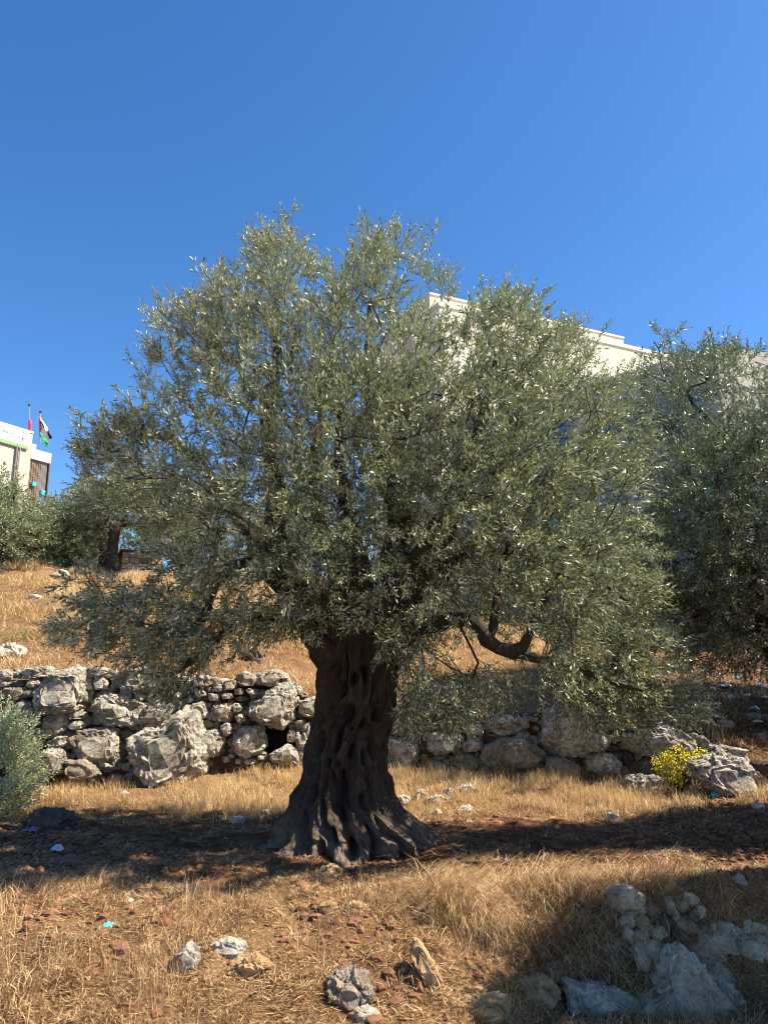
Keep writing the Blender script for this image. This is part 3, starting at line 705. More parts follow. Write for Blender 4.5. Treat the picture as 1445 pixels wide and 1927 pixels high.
def trunk_mesh(origin):
    nt_, nz = 520, 330
    th = np.linspace(0, 2 * np.pi, nt_, endpoint=False); z = np.concatenate([np.linspace(-0.35, 0.8, 150), np.linspace(0.8, 2.80, 181)[1:]]); nz = len(z)
    cx = np.interp(z, TR_Z, tzc); hw = np.interp(z, TR_Z, thw)
    TH, Z = np.meshgrid(th, z); HW = hw[:, None]; CX = cx[:, None]
    core = np.minimum(HW, 0.47 + 0 * Z)
    flare = HW - core
    # roots: lobes at chosen angles (camera side is -90 deg)
    lob = np.zeros_like(TH)
    twist = 0.35 * np.sin(Z * 1.3 + 0.5)
    for a, wd, am in [(180, .26, 1.0), (204, .2, .9), (228, .2, .80), (246, .15, .86), (262, .14, .80), (279, .16, .82), (296, .18, .92), (316, .22, 1.0), (338, .2, .95), (358, .22, 1.0), (30, .3, .9), (80, .3, .8), (130, .3, .9)]:
        d = (TH - R(a) - 0.12 * fbm(np.stack([Z * 3, TH * 0 + a, Z * 0], -1), 2) + np.pi) % (2 * np.pi) - np.pi
        lob = np.maximum(lob, am * np.exp(-(d / wd) ** 2))
    r = core + flare * (0.34 + 0.70 * lob)
    c3 = np.stack([np.cos(TH + twist) * 1.0, np.sin(TH + twist) * 1.0, Z * 0.33], -1)
    ridge = fbm(c3 * 3.4, 3); rid2 = np.abs(fbm(c3 * 7.5 + 9, 3))
    cords = 1 - np.abs(fbm(np.stack([np.cos(TH + twist) * 2.6, np.sin(TH + twist) * 2.6, Z * 1.0], -1), 2)) * 2.0
    fine_ = np.abs(fbm(np.stack([np.cos(TH + twist) * 9, np.sin(TH + twist) * 9, Z * 2.2], -1), 3))
    r = r + 0.035 * ridge + 0.095 * np.clip(cords, -0.8, 1) - 0.05 * rid2 - 0.04 * fine_ - 0.045 - 0.022 * np.abs(fbm(np.stack([np.cos(TH + twist) * 21, np.sin(TH + twist) * 21, Z * 3.5], -1) + 3, 3))
    r = r + 0.012 * fbm(np.stack([np.cos(TH) * 8, np.sin(TH) * 8, Z * 5.0], -1), 3) * (1 + 1.8 * sstep(0.5, 0.0, Z))
    # burls and knuckles on the low roots
    r = r + 0.12 * sstep(0.40, 0.03, Z) * np.clip(fbm(np.stack([np.cos(TH) * 6, np.sin(TH) * 6, Z * 6.0], -1) + 4, 2), -0.5, 1) + 0.06 * sstep(0.4, 0.05, Z) * (0.5 - np.abs(fbm(np.stack([np.cos(TH) * 13, np.sin(TH) * 13, Z * 13.0], -1), 2)))
    def spot(zx, zy):                          # zoom6 pixels -> theta, z
        px = 450 + zx / 3.5675; py = 1100 + zy / 3.5675; P = at(px, py, TY - 0.3); zz = P[2]
        c = np.interp(zz, TR_Z, tzc); h = np.interp(zz, TR_Z, thw); u = np.clip((P[0] - c) / max(h, 0.2), -0.96, 0.96); return -np.pi / 2 + math.asin(u), zz, h
    pits = [(565,900,38,45,.12),(745,870,55,75,.16),(840,925,22,30,.1),(680,955,20,26,.09),(760,965,14,16,.06),(550,1060,38,75,.14),(675,1030,30,95,.15),(885,1080,30,80,.13),
            (940,870,52,35,.14),(780,630,36,40,.13),(690,700,45,60,.14),(595,550,30,38,.1),(500,1390,42,52,.14),(460,1315,25,50,.1),(690,1400,65,120,.16),(715,1530,36,45,.13),
            (760,1465,18,24,.07),(610,1190,22,26,.08),(665,1195,18,22,.07),(880,1310,22,40,.09),(640,1300,22,60,.1),(770,1110,20,45,.08),(830,1150,18,50,.09),(640,620,30,120,.13),
            (850,560,34,140,.14),(900,420,30,90,.12),(720,520,20,120,.09),(400,1620,55,110,.2),(840,1440,26,50,.08),(560,1480,14,60,.06),(780,1720,46,50,.18),(640,1640,34,60,.15),
            (500,850,18,26,.06),(620,820,14,50,.06),(930,1200,16,60,.07),(700,1270,22,30,.09),(930,1660,22,70,.12),(1010,1610,22,60,.1),(1100,1700,25,50,.1),(540,1720,30,50,.14)]
    for zx, zy, rx, rz, dp in pits:
        a, zz, h = spot(zx, zy); rxm = rx / 3.5675 / 160; rzm = rz / 3.5675 / 155
        da = ((TH - a + np.pi) % (2 * np.pi) - np.pi) * h
        q = np.sqrt((da / rxm) ** 2 + ((Z - zz - 0.1 * da) / rzm) ** 2) + 0.22 * ridge
        r = r - dp * 1.5 * (1 - sstep(0.55, 1.1, q)) + 0.034 * np.exp(-((q - 1.45) / 0.3) ** 2)
    # pale loop-shaped burl
    a, zz, h = spot(790, 1120); da = ((TH - a + np.pi) % (2 * np.pi) - np.pi) * h
    q = np.sqrt((da / 0.15) ** 2 + ((Z - zz) / 0.19) ** 2); r = r + 0.07 * np.exp(-((q - 1.0) / 0.28) ** 2) * (Z < zz + 0.12)
    # stub on the right side
    a, zz, h = spot(1000, 900); da = ((TH - a + np.pi) % (2 * np.pi) - np.pi) * h
    r = r + 0.10 * np.exp(-(da / 0.13) ** 2 - ((Z - zz) / 0.10) ** 2)
    depthf = 0.92
    X = CX + r * np.cos(TH); Y = TY + r * np.sin(TH) * depthf
    # root toes follow the ground: pull down with distance
    V = np.stack([X, Y, Z + 0.0 * X], -1).reshape(-1, 3)
    i = (np.arange(nz - 1)[:, None] * nt_ + np.arange(nt_)[None]); j = (np.arange(nz - 1)[:, None] * nt_ + (np.arange(nt_)[None] + 1) % nt_)
    Q = np.stack([i, j, j + nt_, i + nt_], -1).reshape(-1, 4)
    # close the top
    top = np.array([[tzc[-1], TY, 2.86]]); V = np.vstack([V, top]); e = len(V) - 1; k = (nz - 1) * nt_ + np.arange(nt_); k2 = (nz - 1) * nt_ + (np.arange(nt_) + 1) % nt_
    Q = np.vstack([Q, np.stack([k, k2, np.full(nt_, e), np.full(nt_, e)], 1)[:, [0, 1, 2, 2]]])
    T1 = Q[:, [0, 1, 2]]; T2 = Q[:, [0, 2, 3]]; T = np.vstack([T1, T2]); T = T[(T[:, 0] != T[:, 1]) & (T[:, 1] != T[:, 2]) & (T[:, 0] != T[:, 2])]
    return mesh_np('trunk', V - origin, T, True)

torig = np.array([tzc[1], TY, 0.0])
olive = empty('olive_tree', torig)
tag(olive, 'huge ancient olive tree with a hollowed twisting trunk and broad silvery crown in the middle', 'tree')
# bark material lightened towards the roots; their sunlight put into the colour
m = M_bark.copy(); m.name = 'ancient_olive_bark'; Nn = m.node_tree.nodes; Ll = m.node_tree.links; bb = Nn['Principled BSDF']
src = bb.inputs['Base Color'].links[0].from_socket
tcn = Nn.new('ShaderNodeTexCoord'); sx = Nn.new('ShaderNodeSeparateXYZ'); Ll.new(tcn.outputs['Object'], sx.inputs[0])
mr = Nn.new('ShaderNodeMapRange'); mr.interpolation_type = 'SMOOTHSTEP'; mr.inputs[1].default_value = 0.5; mr.inputs[2].default_value = 0.0; Ll.new(sx.outputs[2], mr.inputs[0])
Ll.new(mix(Nn, Ll, mr.outputs[0], src, mix(Nn, Ll, 1.0, src, (2.6, 2.6, 2.5), 'MULTIPLY')), bb.inputs['Base Color'])
link('trunk', trunk_mesh(torig), m, olive)

def LP(*pts): return [at(a, b_, c) for a, b_, c in pts]
LIMBS = [  # (points px,py,Y), radii, attached?
 (LP((650,1230,9.3),(668,1150,9.3),(735,1080,9.2),(755,1000,9.2),(735,900,9.3),(700,800,9.4),(690,690,9.5),(700,570,9.6)), [.30,.24,.15,.11,.07,.04], None),
 (LP((690,1240,9.2),(720,1150,9.0),(790,1080,8.8),(840,1000,8.6),(880,890,8.5),(905,790,8.6),(930,680,8.8)), [.26,.16,.11,.07,.035], None),
 (LP((640,1240,9.3),(600,1150,9.2),(545,1090,9.1),(515,1010,9.1),(520,900,9.2),(500,800,9.3),(520,680,9.4),(520,560,9.5)), [.28,.18,.12,.08,.035], None),
 (LP((630,1230,9.1),(580,1200,8.9),(540,1120,8.6),(470,1050,8.4),(410,1085,8.2),(392,1160,8.1),(350,1195,8.0)), [.16,.08,.06,.05,.03], None),
 (LP((640,1215,9.3),(540,1165,9.3),(470,1160,9.2),(400,1210,9.0),(330,1265,8.9),(290,1310,8.8)), [.12,.06,.05,.04,.02], None),
 (LP((630,1220,9.5),(560,1120,9.7),(470,1000,9.9),(400,900,10.0),(330,830,10.0),(250,800,9.9)), [.24,.14,.09,.06,.03], None),
 (LP((700,1230,9.2),(780,1180,9.0),(840,1168,8.9),(890,1165,8.8),(925,1215,8.7),(980,1232,8.6),(1003,1180,8.5),(1015,1140,8.5),(1050,1080,8.4)), [.2,.11,.08,.07,.06,.045,.03], None),
 (LP((925,1210,8.75),(935,1120,8.9),(950,1040,9.0),(1000,950,9.1),(1060,860,9.2)), [.05,.045,.035,.02], 6),
 (LP((700,1220,9.5),(800,1100,9.7),(900,1020,9.9),(1010,930,10.1),(1100,860,10.2),(1170,800,10.2)), [.24,.13,.09,.06,.03], None),
 (LP((860,1167,8.9),(900,1250,8.7),(870,1310,8.5),(800,1330,8.3)), [.018,.013,.008], 6),
 (LP((980,1230,8.6),(1060,1250,8.4),(1140,1280,8.3),(1210,1300,8.3)), [.06,.04,.02], 6),
 (LP((650,1200,9.4),(640,1080,9.8),(600,980,10.1),(590,850,10.3),(620,700,10.4)), [.22,.12,.08,.04], None),
 (LP((670,1200,9.1),(680,1080,8.6),(660,1000,8.2),(640,880,8.0),(640,760,8.1)), [.2,.1,.07,.03], None),
 (LP((690,1200,9.2),(740,1110,8.5),(800,1020,8.0),(850,920,7.8)), [.2,.09,.06,.03], None),
 (LP((1050,1080,8.4),(1120,1090,8.4),(1180,1130,8.5)), [.04,.02], 6),
]
# crown lobes: px, py, radius px, density
LOBES = [(530,520,70,.8),(500,460,28,.5),(545,430,22,.4),(700,470,42,.7),(745,470,36,.5),(800,490,30,.35),(498,612,84,.9),(398,612,60,.9),(428,540,34,.6),(325,615,32,.7),(618,590,52,.8),(690,560,85,.9),
 (315,665,30,.7),(420,680,85,.9),(620,680,100,1),(338,768,48,.7),(440,790,85,.7),(238,828,50,.8),(190,840,42,.8),(270,790,42,.6),(265,880,70,.7),(350,880,80,.7),(170,870,26,.4),(210,930,46,.6),(325,955,48,.7),
 (560,780,110,1),(700,780,120,1.1),(780,660,70,1),(800,780,90,1.1),(450,920,100,.9),(390,1000,85,.9),(560,920,110,1),(680,920,120,1.1),(810,900,110,1.1),(930,590,42,.9),(915,640,55,1),(975,600,44,.8),(1000,660,60,.9),(1050,655,34,.7),
 (900,720,70,1.1),(960,760,90,1.1),(1050,730,75,.9),(1088,722,34,.6),(1130,790,70,.9),(940,880,110,1.2),(1060,860,100,1.1),(1160,880,62,1),(920,1000,110,1.2),(1030,980,100,1.2),(1130,980,75,1.1),(800,1030,95,1),
 (680,1040,90,.9),(560,1050,90,.9),(480,1080,70,.8),(400,1100,75,.8),(345,1090,58,.8),(225,1135,46,.8),(180,1120,52,.8),(150,1165,34,.6),(240,1180,66,.9),(330,1185,70,1.5),(400,1175,52,1.4),(290,1240,46,.6),(350,1270,40,.5),(300,1310,34,.3),
 (520,1165,42,1.0),(455,1170,42,1.0),(590,1165,40,1.0),(600,1140,60,.9),(540,1160,38,.8),(700,1130,55,.8),(770,1140,50,.9),(770,1215,46,1.5),(785,1290,44,1.7),(770,1330,30,1.5),(735,1190,34,1.2),(840,1330,32,1.1),(880,1275,60,.7),(950,1290,50,.7),(870,1320,40,.6),(850,1110,60,.7),(930,1100,65,.8),(890,1180,36,.6),(955,1170,40,.6),(1020,1080,75,.9),
 (1100,1080,85,1.2),(1170,1100,50,1.2),(1190,1160,48,1.2),(1090,1180,75,1.2),(1170,1230,62,1.3),(1060,1270,60,1.1),(1130,1310,52,1.2),(1210,1290,50,1.3),(1250,1310,28,1),(1200,1340,32,1),(1040,1200,60,.9),(880,1180,30,.3)]
def crown_points(lobes, n_total, ctr, rxy, depth, Yc, rg, hollow=2.4, back=1.0):
    w = np.array([l[2] ** 2 * l[3] for l in lobes]); w = w / w.sum(); out = []; dirs = []
    for (px, py, rp, dn), ww in zip(lobes, w):
        rho = min(1.0, math.hypot((px - ctr[0]) / rxy[0], (py - ctr[1]) / rxy[1])); ext = depth * math.sqrt(max(0.02, 1 - rho * rho))
        n = max(2, int(round(ww * n_total)))
        for _ in range(n):
            u = rg.random(); Yl = Yc + ext * (1 - 2 * (u ** 1.25)) * (back if u < .45 else 1.0)
            # front- and back-biased shell
            Yl = Yc + math.copysign(abs(Yl - Yc) / (ext + 1e-6), Yl - Yc) ** 1 * ext
            c = at(px, py, Yl); r_ = rp * Yl / FPX * 1.04
            d = rg.normal(size=3); d /= np.linalg.norm(d); q = c + d * r_ * rg.random() ** (1 / hollow)
            out.append(q); dirs.append(d)
    return np.array(out), np.array(dirs)
KEEP = [(560, 1195), (595, 1195), (598, 1300), (560, 1460), (480, 1580), (480, 1660), (860, 1660), (845, 1590), (745, 1460), (730, 1370), (705, 1330), (700, 1200)]
GAP1 = [(480, 1225), (540, 1212), (600, 1225), (600, 1480), (380, 1480), (385, 1330), (480, 1255)]
GAP2 = [(845, 1215), (905, 1200), (930, 1240), (1000, 1245), (1010, 1275), (900, 1240), (850, 1235)]
def keep_mask(P):
    px, py = project(P); bad = np.zeros(len(P), bool)
    for poly in (KEEP, GAP1, GAP2):
        Pp = np.asarray(poly, float); x0, y0 = Pp[:, 0], Pp[:, 1]; x1, y1 = np.roll(x0, -1), np.roll(y0, -1)
        c = ((y0[None] > py[:, None]) != (y1[None] > py[:, None])) & (px[:, None] < (x1 - x0)[None] * (py[:, None] - y0[None]) / (y1 - y0 + 1e-12)[None] + x0[None])
        bad |= c.sum(1) % 2 == 1
    return ~bad
CC = (690, 920)
A_, _ = crown_points(LOBES, 1150, CC, (590, 520), 1.7, 8.8, rg)
A_ = A_[keep_mask(A_)]
NP_, PAR, TIPS, FL, nl_ = grow(LIMBS, A_, rg)
RAD = branch_radii(PAR, FL)
acc = Acc(); build_branches(NP_, PAR, RAD, acc)
link('branches', mesh_np('branches', np.concatenate(acc.V) - torig, np.concatenate(acc.T), True), M_twig, olive)
# leafy twigs
TP, TD = crown_points(LOBES, 8300, CC, (590, 520), 1.75, 8.8, rg, hollow=2.0)
thin = NP_[nl_:][RAD[nl_:] < 0.012]; thr = thin[rg.integers(0, len(thin), 1700)] + rg.normal(size=(1700, 3)) * 0.03
TD2 = rg.normal(size=(1700, 3)); TP = np.vstack([TP, thr]); TD = np.vstack([TD, TD2 / np.linalg.norm(TD2, axis=1)[:, None]])
k = keep_mask(TP) & (fbm(TP * 2.3, 2) > -0.66 + 0.35 * rg.random(len(TP))); TP = TP[k]; TD = TD[k]
print('twigs', len(TP))
cen = np.array([at(700, 1000, TY)[0], TY, 3.2])
outv = TP - cen; outv /= np.linalg.norm(outv, axis=1)[:, None]
hz = TP[:, 2]; upb = np.interp(hz, [1.2, 2.4, 3.5, 5.0, 7.0], [-0.75, -0.25, 0.15, 0.5, 1.0])
DD = TD * 0.55 + outv * 0.75 + rg.normal(size=TP.shape) * 0.38; DD[:, 2] += upb
k = keep_mask(TP + DD / np.linalg.norm(DD, axis=1)[:, None] * 0.3); TP = TP[k]; DD = DD[k]; TD = TD[k]; kk_ = k
sv = np.array(sdir); tipP = TP + DD / np.linalg.norm(DD, axis=1)[:, None] * .14; keep_ = np.ones(len(TP), bool)
for gx, gy, gY, gr_ in [(560,1580,8.6,.16),(590,1600,8.45,.15),(640,1590,8.5,.17),(612,1560,8.7,.14),(690,1600,8.4,.17),(735,1565,8.6,.18),(760,1590,8.5,.18),(720,1535,8.8,.16),(780,1610,8.6,.14),(655,1480,8.9,.12),(680,1425,8.85,.13),
                       *[(a_q, b_q, gpt(a_q, b_q)[1], c_q) for a_q, b_q, c_q in [(60,1640,.16),(130,1600,.12),(150,1670,.2),(215,1650,.14),(260,1620,.13),(300,1680,.2),(345,1640,.16),(400,1660,.18),(420,1610,.12),(455,1640,.18),(480,1690,.2),(90,1700,.2),(230,1700,.2),(540,1660,.18),(380,1590,.1),(600,1650,.14),(20,1600,.14)]],
                       (20,1420,9.9,.3),(40,1480,9.9,.3),(0,1370,9.9,.25),(20,1530,9.9,.25)]:
    o_3 = at(gx, gy, gY); w3 = tipP - o_3; dd3 = np.linalg.norm(w3 - (w3 @ sv)[:, None] * sv, axis=1); keep_ &= ~((dd3 < gr_) & (w3 @ sv > 0))
print('removed', (~keep_).sum()); TP = TP[keep_]; DD = DD[keep_]
lacc = Acc(); tacc = Acc()
lg = ((TD[keep_] * outv[kk_][keep_]).sum(1) > 0.3) & (rg.random(len(TP)) < 0.16)
place_twigs(T_MAIN, TP[~lg], DD[~lg], rg.uniform(0.8, 1.25, (~lg).sum()), rg, lacc, tacc)
place_twigs(T_LONG, TP[lg], DD[lg], rg.uniform(0.5, 0.8, lg.sum()), rg, lacc, tacc)
# long sprays standing out of the outline
SPR = [(497,450),(512,440),(545,445),(585,490),(600,500),(430,515),(405,540),(375,560),(345,570),(300,590),(298,650),(690,460),(700,455),(722,450),(742,460),(800,500),(830,510),(780,480),(835,530),
       (925,560),(930,570),(972,575),(985,585),(1000,600),(1060,610),(1072,615),(1095,650),(885,600),(1140,720),(1180,700),(290,780),(250,790),(200,800),(170,830),(165,870),(250,785),(290,660),(280,700),
       (1230,1160),(1240,1190),(1280,1320),(1290,1310),(1260,1260),(1240,1230),(1200,1010),(1205,1060),(140,1180),(130,1150),(660,500),(560,470),(520,470),(480,480),(640,520),(860,610),(1020,620)]
SP = []; SD = []
for px, py in SPR:
    for k in range(7):
        p = at(px + rg.normal() * 8, py + 22 + abs(rg.normal()) * 10, TY + rg.normal() * 0.5); SP.append(p); d = np.array([(px - 690) / 900., rg.normal() * .2, 1.0 if py < 1000 else 0.1]) + rg.normal(size=3) * 0.18
        if py > 1000: d[0] *= 2.0
        SD.append(d)
SP = np.array(SP); SD = np.array(SD)
place_twigs(T_LONG, SP, SD, rg.uniform(.55, .85, len(SP)), rg, lacc, tacc)
tag(link('crown', mesh_np('crown', np.concatenate(lacc.V) - torig, np.concatenate(lacc.T), False, np.concatenate(lacc.v)), M_leaf, olive), kind='stuff')
tag(link('twigs', mesh_np('twigs', np.concatenate(tacc.V) - torig, np.concatenate(tacc.T), False), M_twig, olive), kind='stuff')
print('main leaves tris', sum(len(t) for t in lacc.T), 'twig tris', sum(len(t) for t in tacc.T), 'branch', sum(len(t) for t in acc.T))

# ---- other trees
def tree(label, base, limbs, lobes, ctr, rxy, depth, Yc, n_attr, n_twig, temps, leafm, barkm, seed, scale=(0.85, 1.25), group=None, upw=0.35, name='olive_tree', cat='tree', thick=1.0, tipr=0.008, vs=0.0, stems=True):
    rg_ = np.random.default_rng(seed); t = empty(name, base); tag(t, label, cat, group)
    A, _ = crown_points(lobes, n_attr, ctr, rxy, depth, Yc, rg_); NPt, pa, tips, fl_, nl2 = grow(limbs, A, rg_, 0.3 if Yc > 18 else 0.2)
    ra = branch_radii(pa, fl_, tipr); ac = Acc(); build_branches(NPt, pa, ra, ac)
    # the first limb starts at the base: it is the trunk
    link('trunk', mesh_np('trunk', np.concatenate(ac.V) - base, np.concatenate(ac.T), True), barkm, t)
    TPt, TDt = crown_points(lobes, n_twig, ctr, rxy, depth, Yc, rg_, 2.0); c0 = at(*ctr, Yc); ov = TPt - c0; ov /= np.linalg.norm(ov, axis=1)[:, None] + 1e-6
    Dt = TDt * 0.6 + ov * 0.6 + rg_.normal(size=TPt.shape) * .4; Dt[:, 2] += upw
    la = Acc(); ta = Acc() if stems else None; place_twigs(temps, TPt, Dt, rg_.uniform(*scale, len(TPt)), rg_, la, ta, thick, vs)
    tag(link('crown', mesh_np('crown', np.concatenate(la.V) - base, np.concatenate(la.T), False, np.concatenate(la.v)), leafm, t), kind='stuff')
    if stems: tag(link('twigs', mesh_np('twigs', np.concatenate(ta.V) - base, np.concatenate(ta.T), False), barkm, t), kind='stuff')
    return t
def gz(x, y): return float(ground(x, y, False))
# right-hand neighbour
b0 = np.array([7.2, 13.9, gz(7.2, 13.9)])
RL = [(1252,718,42,.7),(1340,690,52,.8),(1290,740,90,.8),(1375,690,26,.5),(1400,720,70,.35),(1250,640,24,.5),(1500,780,90,1),(1230,800,70,.8),(1320,860,100,1.1),(1420,850,110,1.3),(1540,850,140,1.2),(1240,930,80,1),
      (1340,980,110,1.3),(1450,980,120,1.4),(1570,1000,130,1.2),(1230,1040,80,1.2),(1330,1100,100,1.4),(1440,1110,100,1.3),(1240,1130,70,1.3),(1290,1190,70,1.2),(1390,1190,80,1.2),(1480,1180,80,1),(1180,1050,50,1),(1185,1130,45,1),(1620,880,100,1)]
tree('dark olive tree at the right edge with dense shaded lower branches', b0,
     [([b0 - [0, 0, .2], b0 + [-.1, 0, 1.0], b0 + [-.4, -.1, 1.9], b0 + [-.8, -.2, 2.9], b0 + [-1.2, -.3, 4.1]], [.32, .26, .18, .12, .05], None),
      (LP((1530,1190,13.8),(1440,1150,13.5),(1350,1140,13.3),(1260,1170,13.2)), [.14, .1, .06, .03], 0), (LP((1500,1100,13.9),(1400,1060,13.8),(1300,1040,13.6)), [.12, .08, .03], 0),
      (LP((1480,1000,13.9),(1390,870,13.7),(1340,800,13.6),(1290,740,13.5)), [.1, .07, .05, .03], 0), (LP((1480,1000,13.9),(1520,850,14.0),(1480,720,14.1)), [.1, .07, .03], 0)],
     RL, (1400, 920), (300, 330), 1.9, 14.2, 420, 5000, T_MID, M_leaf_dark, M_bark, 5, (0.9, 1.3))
# olive shoot at the left edge
b1 = gpt(12, 1528); b1[0] -= 0.15
tree('silvery green olive shoot cut by the left edge of the picture', b1,
     [([b1, b1 + [.05, 0, .5], b1 + [.0, 0, 1.0], b1 + [-.05, 0, 1.4]], [.05, .035, .02], None)],
     [(8,1400,46,.9),(0,1350,24,.7),(25,1460,44,1),(-30,1420,60,1),(10,1520,46,1.1),(45,1490,22,.6),(-30,1500,60,1)], (-10, 1460), (80, 130), 0.5, b1[1] + .05, 60, 640, T_MAIN, M_sage, M_twig, 9, (0.8, 1.15), upw=0.5, cat='sapling', name='olive_sapling', tipr=0.004)
# trees on the crest at left
def crest(px, py, Y): p = at(px, py, Y); p[2] = gz(p[0], Y); return p
def T2(label, bpx, Y, lobes, ctr, rxy, seed, limbs, ntw=1500, depth=2.0, lm=None, natt=150, vs=0.0):
    b_ = crest(bpx, 1080, Y)
    Ls = [([b_ - [0, 0, .2]] + [at(a, c, Y + d) for a, c, d in limbs[0]], [.24, .17, .12, .07], None)] + [([at(a, c, Y + d) for a, c, d in l], [.12, .09, .05], 0) for l in limbs[1:]]
    return tree(label, b_, Ls, lobes, ctr, rxy, depth, Y, natt, ntw, T_FAR, lm or M_leaf_far, M_bark, seed, (0.9, 1.35), group='olive trees on the crest', tipr=0.014, thick=2.2, stems=False, vs=vs)
T2('olive tree at the left edge hiding the foot of the bannered building', 8, 24, [(-40,935,45,1),(6,925,26,1),(0,985,60,1.2),(55,985,30,1),(-60,980,80,1),(20,1020,45,.6),(60,1005,40,.8)], (0, 960), (100, 110), 31,
   [[(12, 1030, 0), (15, 990, 0), (30, 930, 0)], [(14, 1010, 0), (-10, 985, 0), (-40, 940, 0)], [(14, 1010, 0), (40, 1000, 0), (60, 960, 0)]], 1500, 2.0)
T2('bushy green olive between the left edge tree and the thin paired trunks', 120, 26, [(105,975,30,1),(150,965,28,1),(85,1005,40,1.2),(130,1015,42,1.3),(60,1035,32,1),(110,1045,36,1.2),(150,1030,30,1),(78,985,24,1),(180,975,24,.7)], (115, 1000), (90, 90), 32,
   [[(118, 1050, 0), (112, 1010, 0), (120, 960, 0)], [(118, 1050, 0), (145, 1010, 0), (160, 970, 0)]], 1700, 2.0, vs=.1)
T2('olive with a bare dark trunk forking right beside the stone hut', 213, 25, [(240,925,45,.8),(290,930,50,.8),(200,940,34,.7),(330,960,55,.9),(250,970,32,.5),(180,930,34,.7),(300,985,42,.8),(160,960,30,.5)], (250, 950), (120, 70), 33,
   [[(212, 1035, 0), (216, 1000, 0), (232, 975, 0), (245, 930, 0)], [(214, 1010, 0), (200, 980, 0), (190, 945, 0)]], 1200, 1.8)
T2('thin olive with a reddish trunk just left of the bare forking one', 196, 27, [(170,955,35,.8),(200,965,32,.7),(215,940,30,.7)], (195, 955), (60, 50), 34,
   [[(196, 1040, 0), (194, 1010, 0), (198, 975, 0)], [(194, 1010, 0), (180, 985, 0), (175, 955, 0)]], 600, 1.2, natt=60)
T2('leaning olive behind the crest between two thicker crowns', 168, 29, [(150,1000,36,.9),(165,1035,32,1),(180,1000,28,.7),(150,1050,30,1)], (160, 1020), (50, 50), 35,
   [[(166, 1060, 0), (160, 1020, 0), (150, 985, 0)], [(164, 1040, 0), (172, 1010, 0), (180, 980, 0)]], 600, 1.2, natt=60)
T2('olive on the crest seen through the lower left branches', 400, 32, [(250,1015,26,1.7),(290,1012,30,1.7),(325,1020,30,1.5),(370,980,50,1),(420,960,50,1),(450,1010,55,1),(380,1030,45,1),(340,1020,40,.8)], (400, 1000), (100, 80), 36,
   [[(402, 1050, 0), (400, 1020, 0), (410, 980, 0)], [(402, 1040, 0), (380, 1010, 0), (360, 980, 0)]], 1100, 1.8)
T2('olive far up the slope hidden behind the big trunk', 560, 29, [(520,1000,60,1),(590,1010,60,1),(560,960,60,1),(640,1030,60,1),(510,1050,50,1)], (560, 1000), (120, 90), 37,
   [[(560, 1050, 0), (558, 1010, 0), (570, 960, 0)]], 900, 1.8)
T2('shaded olive up the slope between the big crown and the cream building', 1000, 24, [(900,1090,70,1),(980,1060,80,1.1),(1070,1050,80,1.1),(1150,1080,80,1.1),(1030,1110,70,1.1),(1110,1140,60,1),(830,1110,60,1)], (1010, 1080), (220, 90), 38,
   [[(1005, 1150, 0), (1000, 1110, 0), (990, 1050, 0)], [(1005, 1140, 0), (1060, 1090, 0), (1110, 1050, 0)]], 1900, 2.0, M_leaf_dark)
# unseen olives added at right as occluders, to shade the path, slope and bank
def off_tree(label, x, y, rad, hz_, seed, n=1500):
    b_ = np.array([x, y, gz(x, y)]); rg_ = np.random.default_rng(seed); t = empty('olive_tree', b_); tag(t, label, 'tree')
    d = rg_.normal(size=(n, 3)); d /= np.linalg.norm(d, axis=1)[:, None]; q = d * (rg_.random(n)[:, None] ** .45) * np.array(rad); q[:, 2] += hz_
    q += 0.35 * np.stack([vnoise(q * .9 + k * 9) for k in range(3)], 1)
    A = q[::9] + b_; NPt, pa, tips, fl_, _ = grow([([b_ - [0, 0, .2], b_ + [0.05, 0, .9], b_ + [-.1, .1, 1.8], b_ + [0, 0, hz_]], [.35, .25, .17, .07], None)], A, rg_, .25)
    ac = Acc(); build_branches(NPt, pa, branch_radii(pa, fl_, .01), ac); link('trunk', mesh_np('trunk', np.concatenate(ac.V) - b_, np.concatenate(ac.T), True), M_bark, t)
    la = Acc(); place_twigs(T_FAR, q + b_, d + rg_.normal(size=q.shape) * .5 + [0, 0, .3], rg_.uniform(.8, 1.2, n), rg_, la, None)
    tag(link('crown', mesh_np('crown', np.concatenate(la.V) - b_, np.concatenate(la.T), False, np.concatenate(la.v)), M_leaf_far, t), kind='stuff')
off_tree('unseen olive tree just outside the right edge shading the path beside the big trunk', 7.5, 9.25, (2.6, 0.8, 2.0), 3.7, 51, 3000)
off_tree('unseen olive tree added beyond the right edge to shade the rubble slope behind the wall', 11.0, 15.4, (2.5, 2.1, 1.9), 4.6, 53, 2600)
off_tree('unseen olive tree added outside the lower right corner to shade the grass bank', 5.9, 5.5, (2.35, 1.65, 1.25), 3.3, 52, 4600)  # added occluder; dense crown in place of a building's cast shade

